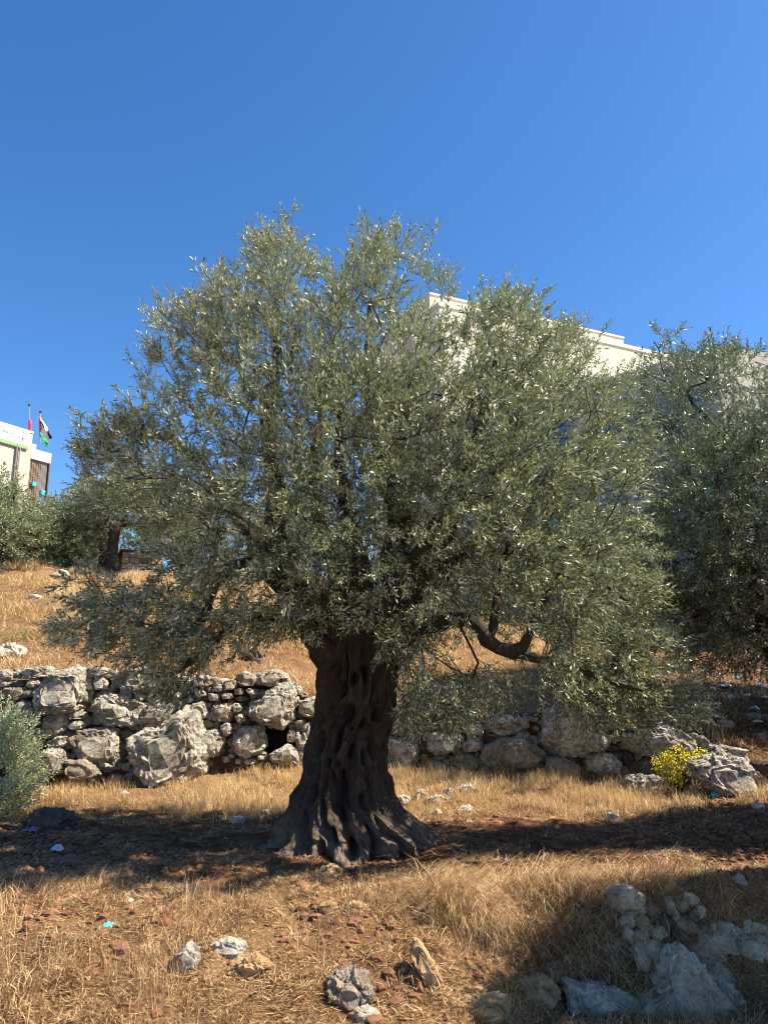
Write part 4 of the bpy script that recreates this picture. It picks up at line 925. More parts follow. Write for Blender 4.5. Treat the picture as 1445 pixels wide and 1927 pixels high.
# ------------------------------------------------------------------ dry grass
def blades(P, L_, W_, lean, droop, rg_, acc, vals, dirs=None, seg=3):
    n = len(P); a = rg_.uniform(0, 2 * np.pi, n)
    h = np.stack([np.cos(a), np.sin(a), np.zeros(n)], 1) if dirs is None else dirs
    side = np.cross(h, [0, 0, 1.0]); side /= np.linalg.norm(side, axis=1)[:, None] + 1e-9
    tw = rg_.uniform(-1.0, 1.0, n)[:, None]; side = side * np.cos(tw) + h * np.sin(tw)
    pts = [P]; el = np.pi / 2 - lean; cur = P
    for k in range(seg):
        dvec = h * np.cos(el)[:, None] + np.array([0, 0, 1.0]) * np.sin(el)[:, None]
        dvec = dvec + rg_.normal(size=(n, 3)) * 0.10
        cur = cur + dvec * (L_ / seg)[:, None]; pts.append(cur); el = el - droop / seg * (1 + k * 0.6)
    Vs = []; nv = seg * 2 + 1
    for k in range(seg):
        wk = W_ * (1 - 0.25 * k) / 2; Vs += [pts[k] - side * wk[:, None], pts[k] + side * wk[:, None]]
    Vs.append(pts[seg]); V = np.stack(Vs, 1).reshape(-1, 3); o = (np.arange(n) * nv)[:, None]
    T = []
    for k in range(seg - 1): T += [[2 * k, 2 * k + 1, 2 * k + 3], [2 * k, 2 * k + 3, 2 * k + 2]]
    T += [[2 * seg - 2, 2 * seg - 1, 2 * seg]]
    T = (o[:, :, None] + np.array(T)[None]).reshape(-1, 3)
    acc.add(V, T, np.repeat(vals, 2 * seg - 1))
def scatter(n, x0, x1, y0, y1, dens, rg_):
    out = []; tot = 0
    while tot < n:
        m_ = n * 3; x = rg_.uniform(x0, x1, m_); y = rg_.uniform(y0, y1, m_)
        vis = np.abs(x) < 0.52 * y + 0.9
        k = (rg_.random(m_) < dens(x, y)) & vis; out.append(np.stack([x[k], y[k]], 1)); tot += k.sum()
    return np.concatenate(out)[:n]
M_gold = grass_mat('golden_dry_grass', (0.32, 0.18, 0.065), (0.66, 0.46, 0.215), (0.85, 0.70, 0.43))
M_straw = grass_mat('weathered_straw', (0.085, 0.042, 0.017), (0.34, 0.19, 0.075), (0.86, 0.64, 0.35), 0.12)
gr = np.random.default_rng(77)
def tuft_noise(x, y, s=0.45, seed=3.0): return n2(x, y, s, 2, seed)
def lay(xy, dz=0.0): return np.stack([xy[:, 0], xy[:, 1], ground(xy[:, 0], xy[:, 1]) + dz], 1)
trunk_free = lambda x, y: (np.hypot((x - torig[0]) / 0.95, (y - TY) / 0.85) > 1).astype(float)
def clumps(nc, per, x0, x1, y0, y1, dens, Lr, Wr, spread, leanr, droopr, bias, cm=.5):
    c = scatter(nc, x0, x1, y0, y1, dens, gr)
    k = gr.poisson(per, nc) + 8; P2 = np.repeat(c, k, 0); n = len(P2); szc = np.repeat(gr.uniform(.6, 1.25, nc), k); toward = np.repeat(gr.normal(bias, .7, nc), k)
    off = gr.normal(size=(n, 2)) * spread * szc[:, None]; P2 = P2 + off; P = lay(P2, -.01); ang = np.arctan2(off[:, 1], off[:, 0]) * .45 + toward * .55 + gr.normal(0, .7, n)
    dh = np.stack([np.cos(ang), np.sin(ang), 0 * ang], 1); shade = np.repeat(gr.normal(0, .12, nc), k)
    blades(P, gr.uniform(*Lr, n) * szc, gr.uniform(*Wr, n), gr.uniform(*leanr, n), gr.uniform(*droopr, n), gr, ac, np.clip(cm + shade + gr.normal(0, .26, n), 0, 1), dh)
# 1 golden grass between path and wall
ac = Acc()
dn = lambda x, y: np.clip(0.35 + 0.6 * tuft_noise(x, y), 0, 1) * sstep(10.35, 11.1, y - 0.25 * np.sin(x * 1.3)) * (y < wall_y(x) + 0.1)
xy = scatter(26000, -7.5, 6.5, 10.2, 13.4, dn, gr); P = lay(xy, -0.02); n = len(P); rightside = sstep(-0.2, 1.2, P[:, 0])
blades(P, gr.uniform(.08, .2, n) * (1 + .3 * rightside * sstep(11.3, 12.4, P[:, 1]) + .5 * tuft_noise(P[:, 0], P[:, 1])), gr.uniform(.004, .009, n), np.abs(gr.normal(0, .38, n)), gr.uniform(0, 1.2, n), gr, ac, np.clip(gr.normal(.5, .2, n), 0, 1))
clumps(420, 26, -7, 6.5, 10.5, 13.2, lambda x, y: np.clip(.35 + tuft_noise(x, y, .8, 71.), 0, 1) * (y < wall_y(x) + .1), (.07, .26), (.004, .009), .05, (.0, 1.3), (.2, 2.2), -1.2, .45)
xy = scatter(15000, -7.5, 6.5, 10.2, 13.3, lambda x, y: .3 + .5 * tuft_noise(x, y, .5, 73.) , gr); P = lay(xy, .005); n = len(P)
blades(P, gr.uniform(.04, .13, n), gr.uniform(.004, .009, n), gr.uniform(1.1, 1.6, n), gr.uniform(-.6, .5, n), gr, ac, np.clip(gr.normal(.5, .3, n), 0, 1), seg=2)
tag(link('dry_grass', ac.mesh('dry_grass'), M_gold), 'golden dry grass growing between the shaded path and the stone wall', 'dry grass', kind='stuff')
# 2 slope above the wall
ac = Acc()
dn = lambda x, y: np.clip(0.40 + 1.1 * tuft_noise(x, y, .9, 6.), 0.03, 1) * (y > wall_y(x) + 0.55) * (1 - 0.85 * sstep(4.6, 6.5, x)) * np.clip(15 / y, 0.25, 1)
xy = scatter(72000, -14, 8, 12, 26.5, dn, gr); P = lay(xy, -0.02); n = len(P); far = P[:, 1] / 13
blades(P, gr.uniform(.07, .22, n) * np.clip(1 + .8 * tuft_noise(P[:, 0], P[:, 1], .9, 6.), .4, 1.9), gr.uniform(.006, .013, n) * far, np.abs(gr.normal(0, .55, n)), gr.uniform(0, 1.1, n), gr, ac, np.clip(gr.normal(.42, .26, n) + .25 * tuft_noise(P[:, 0], P[:, 1], 1.6, 61.), 0, 1), seg=2)
clumps(620, 18, -12, 6.5, 12.6, 22, lambda x, y: (y > wall_y(x) + .6) * (.5 + .5 * tuft_noise(x, y, .9, 75.)) * (1 - sstep(4.6, 6, x)), (.10, .34), (.007, .014), .07, (.0, 1.2), (.2, 2.0), -1.2, .45)
xy = scatter(26000, -12, 7, 12.5, 22, lambda x, y: (y > wall_y(x) + .5) * .6, gr); P = lay(xy, .005); n = len(P)
blades(P, gr.uniform(.06, .2, n), gr.uniform(.006, .014, n), gr.uniform(.9, 1.6, n), gr.uniform(-.6, .5, n), gr, ac, np.clip(gr.normal(.35, .3, n), 0, 1), seg=2)
tag(link('dry_grass', ac.mesh('dry_grass'), M_gold), 'golden dry grass covering the slope above the stone wall', 'dry grass', kind='stuff')
# 3 litter of straw over the path and foreground
ac = Acc()
dn = lambda x, y: np.clip(0.32 + 0.8 * tuft_noise(x, y, .5, 9.), 0.03, 1) * (0.22 + 0.78 * sstep(8.8, 7.5, y)) * trunk_free(x, y) * sstep(11.0, 9.8, y) ** .6
xy = scatter(120000, -7, 7, 4.6, 11.0, dn, gr); P = lay(xy, 0.006); n = len(P)
blades(P, gr.uniform(.03, .12, n), gr.uniform(.003, .0075, n), gr.uniform(1.15, 1.62, n), gr.uniform(-.6, .5, n), gr, ac, np.clip(gr.normal(.45, .32, n), 0, 1), seg=2)
tag(link('straw_litter', ac.mesh('straw_litter'), M_straw), 'matted straw litter strewn over the reddish soil in the foreground', 'straw', kind='stuff')
# 4 leaning tufts in the foreground
ac = Acc()
left_free = lambda x, y: sstep(7.75, 6.9, y)
clumps(640, 34, -5, 5, 4.7, 7.7, lambda x, y: np.clip(.25 + tuft_noise(x, y, .7, 12.), 0, 1) * left_free(x, y), (.06, .19), (.003, .0085), .045, (.15, 1.45), (.2, 2.6), -1.2)
clumps(150, 20, -5, 5, 7.3, 8.4, lambda x, y: .5 + 0 * x, (.04, .12), (.003, .006), .04, (.2, 1.4), (.2, 2.0), -1.2, .45)
clumps(100, 95, .35, 2.3, 6.5, 7.25, lambda x, y: 1.0 + 0 * x, (.22, .5), (.003, .0065), .07, (.5, 1.2), (.9, 2.0), -1.35, .55)
clumps(190, 34, 2.1, 5, 4.8, 7.6, lambda x, y: np.clip(.3 + tuft_noise(x, y, .5, 18.), 0, 1), (.10, .32), (.003, .006), .05, (.1, 1.2), (.4, 2.0), -1.4, .45)
# fine upright stalks
xy = scatter(2600, -4, 4, 4.7, 7.0, lambda x, y: np.clip(tuft_noise(x, y, .5, 22.), 0, 1), gr); P = lay(xy, 0); n = len(P)
blades(P, gr.uniform(.12, .28, n), gr.uniform(.002, .004, n), np.abs(gr.normal(0, .22, n)), gr.uniform(0, .5, n), gr, ac, np.clip(gr.normal(.7, .15, n), 0, 1))
tag(link('straw_tufts', ac.mesh('straw_tufts'), M_straw), 'bent tufts of dry straw hanging over the bank in the foreground', 'dry grass', kind='stuff')
ac = Acc(); xy = scatter(9000, 4.2, 11, 11.4, 21, lambda x, y: .3 + .6 * tuft_noise(x, y, .7, 81.), gr); P = lay(xy, .006); n = len(P)
blades(P, gr.uniform(.06, .22, n), gr.uniform(.006, .014, n), gr.uniform(.9, 1.6, n), gr.uniform(-.6, .6, n), gr, ac, np.clip(gr.normal(.35, .3, n), 0, 1), seg=2)
tag(link('straw_litter', ac.mesh('straw_litter'), M_straw), 'sparse straw and twigs on the bare rubble slope at right', 'straw', kind='stuff')
# 5 gravel and clods
def pebbles(n, x0, x1, y0, y1, dens, smin, smax, name, mat, label):
    xy = scatter(n, x0, x1, y0, y1, dens, gr); P = lay(xy, 0); V0, T0 = ICO[1]
    s = smin + (smax - smin) * gr.random(n) ** 3; sc_ = s[:, None] * gr.uniform(.6, 1.2, (n, 3)) * [1, 1, .7]
    V = V0[None] * sc_[:, None] * (1 + .35 * gr.normal(size=(n, len(V0), 1)) * .5); V = V + P[:, None]
    T = (T0[None] + (np.arange(n) * len(V0))[:, None, None]).reshape(-1, 3)
    tag(link(name, mesh_np(name, V, T, False), mat), label, 'gravel', kind='stuff')
pebbles(1100, -7, 7, 4.8, 12.8, lambda x, y: np.clip(.2 + tuft_noise(x, y, .8, 40.), 0, 1) * trunk_free(x, y), .006, .03, 'gravel', M_stone2, 'small pale stones scattered over the soil around the tree')
pebbles(5200, -6, 7, 5.2, 11.0, lambda x, y: np.clip(.3 + tuft_noise(x, y, .6, 44.), 0, 1) * trunk_free(x, y), .012, .065, 'soil_clods', simple('soil_clod', (0.19, 0.088, 0.042), 1.0, .35, 20, bmp=.01), 'reddish soil clods lying over the foreground and path')
pebbles(2200, 4.0, 11, 11.2, 22, lambda x, y: np.clip(.5 + tuft_noise(x, y, .9, 47.), 0, 1) * (y > wall_y(x) + .4) , .02, .07, 'rubble', M_stone2, 'pale rubble strewn over the bare slope beneath the right tree')

# ------------------------------------------------------------------ yellow bush, weeds
yb = gpt(1280, 1490); yb[2] -= .02
bush = empty('yellow_bush', yb); tag(bush, 'small bright yellow flowering bush beside the big rock at the wall end', 'bush')
rb = np.random.default_rng(5); la = Acc(); fa = Acc(); sa = Acc()
s_ = yb[1] / FPX; C0 = [(1240,1442,16),(1262,1450,20),(1290,1440,22),(1312,1428,18),(1275,1425,18),(1255,1428,12),(1270,1470,14)]
temps = [twig_template(rb, .10, 8, 1, ll=.022, lw=.008) for _ in range(4)]
for cx_, cy_, rr2 in C0:
    n = 26; c_ = at(cx_, cy_, yb[1] - .1); d = rb.normal(size=(n, 3)); d /= np.linalg.norm(d, axis=1)[:, None]; q = c_ + d * rr2 * s_ * rb.random((n, 1)) ** .4
    place_twigs(temps, q, d + [0, 0, .7], rb.uniform(.8, 1.2, n), rb, la, None)
    n = 80; d = rb.normal(size=(n, 3)); d /= np.linalg.norm(d, axis=1)[:, None]; q = c_ + d * rr2 * s_ * 1.1 * rb.random((n, 1)) ** .3 + [0, -.02, .02]
    V0, T0 = ICO[1]; V = V0[None] * rb.uniform(.009, .016, (n, 1, 1)) + q[:, None]; fa.add(V.reshape(-1, 3), (T0[None] + (np.arange(n) * len(V0))[:, None, None]).reshape(-1, 3))
    pth = np.array([yb, (yb + c_) / 2 + rb.normal(size=3) * .03, c_]); V, T = tube_np(pth, np.array([.01, .007, .003]), 5); sa.add(V, T)
link('stems', mesh_np('stems', np.concatenate(sa.V) - yb, np.concatenate(sa.T), True), M_twig, bush)
M_green = leaf_mat('bush_leaf', (.16, .21, .04), (.3, .32, .05), (.2, .25, .08)); M_yel = simple('yellow_flower', (.78, .62, .02), .6, .15)
tag(link('leaves', mesh_np('leaves', np.concatenate(la.V) - yb, np.concatenate(la.T), False, np.concatenate(la.v)), M_green, bush), kind='stuff')
tag(link('flowers', mesh_np('flowers', np.concatenate(fa.V) - yb, np.concatenate(fa.T), True), M_yel, bush), kind='stuff')
# low green weeds on the slope at left
wb = gpt(28, 1205); la = Acc(); n = 90; q = wb + rb.normal(size=(n, 3)) * [.35, .3, .04] + [0, 0, .08]; place_twigs(temps, q, rb.normal(size=(n, 3)) + [0, 0, 1.], rb.uniform(1, 1.8, n), rb, la, None)
o = link('weed_patch', mesh_np('weed_patch', np.concatenate(la.V) - wb, np.concatenate(la.T), False, np.concatenate(la.v)), M_green); o.location = Vector(wb); tag(o, 'low yellow green weeds in the golden slope by the left edge', 'weeds', kind='stuff')
# brown thistles and dead twigs at the foot of the wall
for (px, py, n, hh, lab) in [(262,1478,70,.35,'dead brown thistle clump against the tilted wall slab'),(330,1500,40,.3,'dry brown stalks in front of the tilted wall slab'),(1205,1475,60,.3,'dead bramble stems under the wall left of the yellow bush'),(1308,1490,40,.22,'dry weed stems between the yellow bush and the massive rock'),(130,1445,60,.28,'brown dried weed on the wall foot at left')]:
    p = gpt(px, py); ac = Acc(); Pb = p + gr.normal(size=(n, 3)) * [.14, .05, 0]; Pb[:, 2] = p[2]
    blades(Pb, gr.uniform(.5, 1, n) * hh, np.full(n, .005), np.abs(gr.normal(.3, .3, n)), gr.uniform(0, 1, n), gr, ac, gr.uniform(0, .35, n))
    o = link('dead_weed', mesh_np('dead_weed', np.concatenate(ac.V) - p, np.concatenate(ac.T), False, np.concatenate(ac.v)), M_straw); o.location = Vector(p); tag(o, lab, 'dry weed', kind='stuff')

# ------------------------------------------------------------------ scraps of litter
def scrap(px, py, w, h, col, label, cat='litter', name='plastic_scrap', seed=0, group=None):
    g = np.random.default_rng(seed); p = gpt(px, py + h / 2); s = math.hypot(p[1], 1.9) / FPX
    nx, ny = 7, 6; u, v_ = np.meshgrid(np.linspace(-.5, .5, nx), np.linspace(-.5, .5, ny)); rad = 1 - .35 * (u ** 2 + v_ ** 2)
    X = u * w * s * rad + g.normal(0, .04, u.shape) * w * s; Yy = v_ * max(w, h) * s * rad + g.normal(0, .04, u.shape) * w * s
    Z = h * s * (0.45 + .5 * g.random(u.shape)) * (1 - 1.2 * (u ** 2 + v_ ** 2))
    V = np.stack([X, Yy, Z], -1).reshape(-1, 3); i = (np.arange(ny - 1)[:, None] * nx + np.arange(nx - 1)).ravel(); Q = np.stack([i, i + 1, i + nx + 1, i + nx], 1)
    me = mesh_np(name, V, Q, False, None, True); o = link(name, me, col); o.location = Vector(p)
    sm = o.modifiers.new('thickness', 'SOLIDIFY'); sm.thickness = .002; tag(o, label, cat, group)
M_tq = simple('turquoise_plastic', (.05, .55, .60), .4); M_bl = simple('pale_blue_plastic', (.45, .58, .68), .35); M_wh = simple('white_plastic', (.75, .76, .75), .4)
M_rd = simple('red_plastic', (.65, .03, .03), .4); M_ye = simple('yellow_leaf', (.7, .5, .05), .5); M_pu = simple('purple_plastic', (.18, .12, .25), .4)
scrap(1345, 1497, 16, 12, M_tq, 'bright turquoise plastic scrap on the soil by the massive rock', seed=1)
scrap(203, 1741, 20, 11, M_tq, 'crumpled blue green plastic wrapper in straw at lower left', seed=2)
scrap(978, 1642, 11, 7, M_rd, 'tiny red scrap on the straw right of the roots', seed=3)
scrap(1048, 1557, 10, 11, M_ye, 'small yellow scrap standing on the shaded path', seed=4)
scrap(108, 1598, 20, 18, M_bl, 'pale crumpled plastic on the shaded soil at left', seed=5)
scrap(58, 1562, 26, 12, M_pu, 'dull purple plastic bag under the silvery shoot', seed=6)
scrap(246, 1697, 8, 12, M_wh, 'small white scrap on the soil at left of centre', seed=7)
LT = [(1365,1290,20,10,M_bl,'largest pale blue sheet of plastic on the dark rubble slope'),(1375,1312,12,14,M_wh,'upright white shard of litter below the large blue sheet on the dark slope'),
 (1418,1332,16,12,M_bl,'pale blue crumpled bag beside dry stalks near the right edge of the dark slope'),(1340,1295,10,8,M_wh,'small white scrap left of the large blue sheet on the dark slope'),
 (1330,1328,12,8,M_tq,'turquoise scrap at the lower left border of the dark litter slope'),(1300,1278,14,8,M_bl,'pale blue scrap beside the outermost crown leaves at left of the dark slope'),
 (1405,1308,14,8,M_wh,'white scrap between the upright shard and the right edge on the dark slope'),(1430,1290,16,10,M_bl,'pale blue bag touching the right edge high on the dark slope'),
 (1320,1262,12,6,M_wh,'flat white scrap highest on the dark slope'),(1352,1330,12,10,M_tq,'turquoise scrap below the upright white shard on the dark slope'),
 (1425,1358,18,7,M_wh,'flat white strip lowest of the litter at the right edge'),(1390,1275,14,7,M_tq,'turquoise scrap above and right of the large blue sheet'),
 (1290,1300,10,6,M_wh,'tiny white scrap leftmost of the litter on the dark slope'),(1438,1312,12,8,M_wh,'white scrap cut by the right edge in the middle of the dark slope'),
 (1350,1268,14,6,M_bl,'narrow pale blue strip just above the large blue sheet'),(1310,1310,12,7,M_wh,'white scrap above the turquoise one at the lower left of the dark slope')]
for k, (a, b_, w, h, mt, lb) in enumerate(LT):
    scrap(a, b_, w, h, mt, lb, seed=20 + k, group='plastic litter on the dark slope at right')

# ------------------------------------------------------------------ buildings
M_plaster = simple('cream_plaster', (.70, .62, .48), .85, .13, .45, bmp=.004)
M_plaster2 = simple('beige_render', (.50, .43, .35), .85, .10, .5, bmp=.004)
M_shade_render = simple('shade_toned_render', (.36, .325, .31), .9, .1, .5, bmp=.004)  # darker tone for the wing, its shade put into the colour
M_cap = simple('pale_coping', (.68, .61, .49), .7, .05)
M_frame = simple('window_frame', (.30, .30, .31), .5, .05, metal=.3)
m, t, N, L, b = nt('window_glass'); b.inputs['Base Color'].default_value = (.10, .17, .24, 1); b.inputs['Roughness'].default_value = .06; b.inputs['Metallic'].default_value = .55; M_glass = m
m, t, N, L, b = nt('curtained_glass'); b.inputs['Base Color'].default_value = (.55, .66, .68, 1); b.inputs['Roughness'].default_value = .25; M_cglass = m
def unit(v): v = np.asarray(v, float)[:2]; return v / np.linalg.norm(v)
c0 = at(826, 568, 40.0); zt = c0[2]; c1 = at_z(1235, 662, zt); cL = at_z(790, 593, zt)
bo = np.array([c0[0], c0[1], 3.0])
bA = empty('apartment_building', bo); tag(bA, 'large cream plastered building with flat roof and glazed wing behind the olive trees', 'building')
uF = unit(c1 - c0); lenF = float(np.linalg.norm((c1 - c0)[:2])); nb_ = np.array([-uF[1], uF[0]])
# upper block: walls as slabs
mb = MB(); mb.obox(c0, uF, 0, lenF + 2, 0, 9.0, 2.0, zt - .25); mb.build('wall', M_plaster, bA, bo)
mb = MB(); mb.obox(c0, uF, -.06, lenF + 2.06, -.06, 9.06, zt - .25, zt); mb.build('roof_coping', M_cap, bA, bo)
# set-back parapet block
q0 = at(808, 550, 41.2); z2_ = q0[2]; q1 = at_z(1172, 634, z2_)
mb = MB(); mb.obox(q0, unit(q1 - q0), 0, float(np.linalg.norm((q1 - q0)[:2])), 0, 6.5, zt - .1, z2_ - .12); mb.build('roof_block', M_plaster, bA, bo)
mb = MB(); mb.obox(q0, unit(q1 - q0), -.05, float(np.linalg.norm((q1 - q0)[:2])) + .05, -.05, 6.55, z2_ - .12, z2_); mb.build('roof_block_coping', M_cap, bA, bo)
# lamp on the wall corner and mast on the roof
mb = MB(); a_ = at(831, 560, 40.2); mb.tube([a_ - [0, 0, .25], a_, a_ + [0, 0, .12]], [.04, .10, .12], 10); mb.build('roof_lamp', M_frame, bA, bo)
a_ = at(850, 560, 42.5); b2_ = at(846, 512, 42.5); mb = MB(); mb.tube([a_ - [0, 0, 1], b2_], [.035, .025], 6); mb.build('antenna', M_frame, bA, bo)
# wing: face with its shade painted in, then lit face
H2 = 14.0; wA = at_z(1130, 714, H2); wB = at_z(1345, 653, H2); uW = unit(wB - wA); 
wS = wA[:2] - uW * 8.0; lW = float(np.linalg.norm(wB[:2] - wS)); uR = unit([1.0, 0.22])
mb = MB()
P4 = [wS, wB[:2], wB[:2] + uR * 16, wB[:2] + uR * 16 + np.array([-3, 10]), wS + np.array([5.5, 4.5])]
def prism(mb, pts, z0, z1):
    n = len(pts); mb.add([(p[0], p[1], z0) for p in pts] + [(p[0], p[1], z1) for p in pts], [tuple(range(n - 1, -1, -1)), tuple(range(n, 2 * n))] + [(i, (i + 1) % n, (i + 1) % n + n, i + n) for i in range(n)])
prism(mb, P4, 2.0, H2 - .2); mb.build('wing_wall', M_shade_render, bA, bo)
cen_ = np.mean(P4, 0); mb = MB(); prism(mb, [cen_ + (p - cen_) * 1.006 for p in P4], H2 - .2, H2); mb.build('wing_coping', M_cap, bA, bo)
# paler skin on the return, its lit side put into the colour
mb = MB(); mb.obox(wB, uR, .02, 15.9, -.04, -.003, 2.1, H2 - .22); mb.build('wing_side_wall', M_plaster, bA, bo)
def window(p, u, a0, a1, z0, z1, glass, nd=3, out=-1):
    """window with frame, mullions and sill on a face through p along u; outward is -n"""
    mb = MB(); w = a1 - a0
    mb.obox(p, u, a0, a1, -.06, -.01, z0, z0 + .08); mb.obox(p, u, a0, a1, -.06, -.01, z1 - .08, z1)
    for k in range(nd + 1):
        x = a0 + (w - .07) * k / nd; mb.obox(p, u, x, x + .07, -.062, -.008, z0 + .08, z1 - .08)
    f = mb.build('window', M_frame, bA, bo)
    for k in range(nd):
        x = a0 + (w - .07) * k / nd + .07; mb = MB(); mb.obox(p, u, x, a0 + (w - .07) * (k + 1) / nd, -.035, -.015, z0 + .08, z1 - .08); o = mb.build('pane', glass, f, bo)
    mb = MB(); mb.obox(p, u, a0 - .1, a1 + .1, -.16, -.01, z0 - .12, z0 - .001); mb.build('sill', M_cap if glass is M_cglass else M_shade_render, f, bo)
# window rows on the shaded face (bottoms traced from the photograph)
for zb in (10.9, 7.7, 4.6):
    for a0, a1 in ((.8, 3.0), (4.4, 6.4), (7.6, 9.4), (10.2, 12.3)):
        if a1 < lW - .3: window(wS, uW, a0, a1, zb, zb + 1.7, M_glass)
for zb in (10.6, 7.4, 4.4):
    for a0, a1 in ((.5, 2.3), (3.6, 5.4), (6.8, 8.6), (10, 11.8)): window(wB + 0, uR, a0, a1, zb, zb + 1.9, M_cglass, 2)
# windows and ledges on the cream face, mostly behind the crown
for zb in (14.2, 10.6, 7.2):
    for a0 in (1.6, 4.6, 7.6, 10.6): 
        if zb < 14 or a0 > 20: window(c0, uF, a0, a0 + 1.6, zb, zb + 1.5, M_glass, 2)

# ---- building with banner at left
Yl = 55.0
p0 = at(55, 811, Yl); zl = p0[2]; pW = at_z(-60, 776, zl); uL = unit(p0 - pW); lL = float(np.linalg.norm((p0 - pW)[:2]))
lo = np.array([p0[0], p0[1], 6.0]); bL = empty('public_building', lo); tag(bL, 'cream building with white and green banner and rooftop flags at the left edge', 'building')
s = Yl / FPX
pe = at(64, 816, Yl + .3)
mb = MB(); mb.obox(pW, uL, 0, lL + .36, 0, 8, 4.0, zl - .1); mb.build('wall', M_plaster2, bL, lo)
mb = MB(); mb.obox(pW, uL, -.05, lL + .40, -.05, 8.05, zl - .1, zl + .04); mb.build('roof_coping', M_cap, bL, lo)
# set-back end bay
za = at(70, 822, Yl + 1)[2]; zb_ = at(75, 841, Yl)[2]
a0 = lL + .36
def colx(px):  # distance along the facade where pixel column px is met
    x, y, z = ray(px, 850); x, y = float(x), float(y)
    A = np.array([[x, -uL[0]], [y, -uL[1]]]); t_ = np.linalg.solve(A, pW[:2]); return t_[1]
aE = colx(98); 
mb = MB(); mb.obox(pW, uL, a0, colx(87), 1.2, 6, zb_ - .3, zb_ + .78); mb.build('roof_block', M_plaster2, bL, lo)
mb = MB(); mb.obox(pW, uL, a0 + .003, aE, -.02, 6, at(80, 860, Yl)[2], zb_); mb.build('balcony_fascia', M_cap, bL, lo)
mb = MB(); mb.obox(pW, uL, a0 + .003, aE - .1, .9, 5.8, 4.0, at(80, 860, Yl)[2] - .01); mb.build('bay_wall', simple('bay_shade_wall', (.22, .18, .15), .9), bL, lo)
M_lat = simple('brown_lattice', (.30, .23, .16), .9, .3, 8)
zt1 = at(80, 861, Yl)[2]; zt0 = at(80, 930, Yl)[2]; mb = MB(); nL = 16; wB_ = aE - a0
for k in range(nL):
    x = a0 + .08 + (wB_ - .2) * k / nL; mb.obox(pW, uL, x, x + .035, .12 + .03 * (k % 2), .16 + .03 * (k % 2), zt0, zt1)
for k in range(22):
    z = zt0 + (zt1 - zt0) * k / 22; mb.obox(pW, uL, a0 + .05, aE - .12, .20, .23, z, z + .045)
mb.build('lattice_screen', M_lat, bL, lo)
mb = MB(); mb.obox(pW, uL, aE - .1, aE, .0, .25, zt0 - 1, zt1); mb.build('bay_post', simple('dark_post', (.10, .08, .08), .7), bL, lo)
for px, py in ((71, 906), (89, 918)):
    c_ = at(px, py, Yl); mb = MB(); d = colx(px); mb.obox(pW, uL, d - .16, d + .16, -.05, .10, c_[2] - .16, c_[2] + .16); o = mb.build('turquoise_box', M_tq, bL, lo)
# drain pipes
for px in (30, 36):
    d = colx(px); P_ = pW[:2] + uL * d; n_ = np.array([uL[1], -uL[0]]) * .12; z_ = at(px, 842, Yl)[2]
    mb = MB(); mb.tube([(P_[0] + n_[0], P_[1] + n_[1], 5), (P_[0] + n_[0], P_[1] + n_[1], z_)], [.07, .07] if px == 30 else [.05, .05], 8); mb.build('drain_pipe', simple('pipe_grey', (.2, .19, .2), .6) if px == 30 else simple('pipe_brown', (.32, .25, .22), .6), bL, lo)
# banner (a thing of its own, hung on the wall)
bz1 = zl - .02; bz0 = at(54, 846, Yl)[2]; bn = empty('banner', (p0[0], p0[1], bz0)); bno = np.array([p0[0], p0[1], bz0]); tag(bn, 'long white banner with green lower border and small house emblem on the left building', 'banner')
M_ban = simple('white_banner', (.80, .86, .87), .5, .03); M_bg = simple('green_banner_border', (.20, .52, .11), .5, .03)
mb = MB(); mb.obox(pW, uL, .05, lL - .02, -.16, -.06, bz0 + .22, bz1); mb.build('panel', M_ban, bn, bno)
mb = MB(); mb.obox(pW, uL, .05, lL - .02, -.16, -.06, bz0, bz0 + .219); mb.build('border', M_bg, bn, bno)
mb = MB(); mb.obox(pW, uL, 0, lL, -.14, -.05, bz0 - .05, bz0 - .001); mb.build('lower_rail', M_frame, bn, bno)
M_ink = simple('grey_print', (.32, .36, .40), .6); M_or = simple('orange_print', (.75, .30, .16), .6); M_rp = simple('red_print', (.6, .08, .08), .6)
def stroke(pts, r, mat, name):
    """pts in photo pixels on the banner plane"""
    P_ = []
    for px, py in pts:
        d = colx(px); q = pW[:2] + uL * d + np.array([uL[1], -uL[0]]) * .165
        rr0 = ray(px, py); t_ = q[1] / float(rr0[1]); P_.append((q[0], q[1], EYE + float(rr0[2]) * t_))
    mb = MB(); mb.tube(P_, [r] * len(P_), 5); mb.build(name, mat, bn, bno)
Z4 = lambda l: [(a / 8.756, 740 + c / 8.756) for a, c in l]
stroke(Z4([(262,725),(258,660),(330,640),(415,690),(415,780)]), .022, M_ink, 'emblem_outline')
stroke(Z4([(310,655),(318,632),(340,630),(355,655)]), .03, M_or, 'emblem_dome')
stroke(Z4([(290,720),(295,690),(315,700),(315,735)]), .02, M_ink, 'emblem_arch'); stroke(Z4([(360,745),(365,712),(390,722),(392,765)]), .02, M_ink, 'emblem_arch')
stroke(Z4([(310,790),(315,750),(335,725),(358,750),(362,800)]), .02, M_ink, 'emblem_arch'); stroke(Z4([(335,775),(337,740)]), .045, M_rp, 'emblem_flame')
stroke(Z4([(0,605),(25,625),(60,640),(90,650),(130,655),(165,660),(185,655),(180,635),(165,640)]), .028, M_ink, 'lettering'); stroke(Z4([(60,640),(62,622),(80,628),(84,648),(100,632),(106,650)]), .022, M_ink, 'lettering'); stroke(Z4([(140,685),(160,690)]), .022, M_ink, 'lettering')
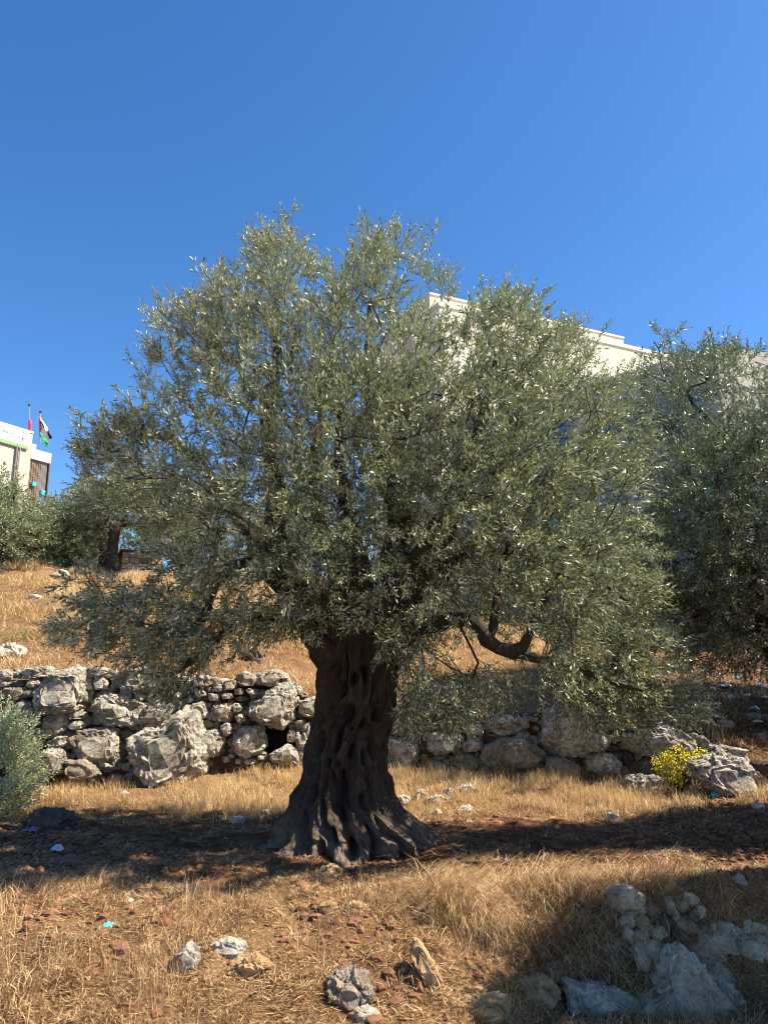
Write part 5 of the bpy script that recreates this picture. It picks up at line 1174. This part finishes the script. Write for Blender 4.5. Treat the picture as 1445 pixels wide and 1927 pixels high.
# flags
def pole(px, y0, y1, Y, label):
    a = at(px, y1, Y); b2 = at(px, y0, Y); t = empty('flagpole', a); tag(t, label, 'flagpole')
    mb = MB(); mb.tube([a - [0, 0, .4], b2], [.05, .045], 8); mb.build('pole', M_frame, t, a)
    mb = MB(); mb.tube([b2 - [0, 0, .02], b2 + [0, 0, .1], b2 + [0, 0, .17]], [.07, .12, .05], 8); mb.build('finial', simple('dark_finial', (.05, .05, .06), .5), t, a); return a, b2
pole(55.5, 764, 812, 55.6, 'thin rooftop flagpole with its red flag furled round the foot')
pole(76.5, 777, 824, 56.6, 'thin rooftop flagpole carrying the drooping four coloured flag')
# furled red flag
a = at(57, 811, 55.5); mb = MB(); b2 = at(57, 792, 55.5); mb.tube([a, (a + b2) / 2 + [.03, 0, 0], b2, b2 + [0, 0, .1]], [.11, .13, .12, .04], 8); o = mb.build('furled_flag', simple('red_flag_cloth', (.55, .05, .09), .8), None, a, True); o.location = Vector(a); tag(o, 'dark red flag furled round the left rooftop flagpole', 'flag')
fo = at(77, 785, 56.4); fl = empty('flag', fo); tag(fl, 'drooping flag with black, white and green bands and red hoist on the roof', 'flag')
def cloth(poly, mat, name, yo=0.0):
    P_ = np.array([at(px, py, 56.4 + yo + .12 * math.sin(px * .9 + py * .3)) for px, py in poly]); c_ = P_.mean(0)
    V = np.vstack([P_, c_]) - fo; n = len(P_); T = np.array([(i, (i + 1) % n, n) for i in range(n)])
    o = link(name, mesh_np(name, V, T, True), mat, fl); sm = o.modifiers.new('thickness', 'SOLIDIFY'); sm.thickness = .03
cloth(Z4([(660,380),(690,420),(740,500),(790,570),(805,620),(800,700),(835,760),(810,800),(760,770),(720,700),(700,620),(690,560),(672,440)]), simple('white_flag_cloth', (.80, .78, .74), .8, .05), 'white_band')
cloth(Z4([(805,600),(830,670),(868,720),(850,755),(815,740),(803,690)]), simple('black_flag_cloth', (.02, .02, .02), .8), 'black_band', .01)
cloth(Z4([(668,440),(720,510),(745,580),(720,560),(690,500)]), simple('black_flag_cloth_fold', (.02, .02, .02), .8), 'black_fold', -.1)
cloth(Z4([(662,640),(700,680),(745,740),(790,790),(808,840),(790,895),(760,880),(735,800),(700,740),(665,715)]), simple('green_flag_cloth', (.05, .5, .14), .8, .1), 'green_band', -.05)
cloth(Z4([(658,360),(672,440),(688,500),(690,610),(668,650),(655,640)]), simple('red_hoist_cloth', (.6, .06, .09), .8), 'red_triangle', -.1)

# ---- stone hut on the crest
hY = 26.5; h0 = at(228, 1078, hY); h1 = at(305, 1078, hY); ho = np.array([h0[0], hY, gz(h0[0], hY) - .1]); zt_ = at(230, 1038, hY)[2]
hut = empty('stone_hut', ho); hut.rotation_euler = (0, 0, R(24)); tag(hut, 'low pinkish stone hut with a small window hole behind the crest', 'hut')
rh = np.random.default_rng(8); nrow = 5; Hh = zt_ - ho[2]
mb = MB(); mb.box(h0[0] + .06, h1[0] - .06, hY + .1, hY + 2.2, ho[2], zt_ - .02); mb.build('core', simple('hut_mortar', (.30, .22, .17), .95, .2, 6), hut, ho)
M_hut = stone_mat('pinkish_stone', (.72, .57, .48), (.25, .18, .14), (.45, .3, .2), .35)
for r_ in range(nrow):
    z0 = ho[2] + Hh * r_ / nrow; z1 = ho[2] + Hh * (r_ + 1) / nrow; x = h0[0]
    while x < h1[0] - .05:
        w_ = min(rh.uniform(.18, .34), h1[0] - x); hx = at(264, 1050, hY)[0]
        if not (r_ == 3 and abs(x + w_ / 2 - hx) < .13):
            mb = MB(); j = rh.uniform(0, .05); mb.box(x + .012, x + w_ - .012, hY - j, hY + .14, z0 + .01, z1 - .01); mb.build('stone', M_hut, hut, ho)
        x += w_
mb = MB(); mb.box(h0[0] - .06, h1[0] + .06, hY - .12, hY + 2.3, zt_, zt_ + .07); mb.build('roof', M_dkrock, hut, ho)
print('done')
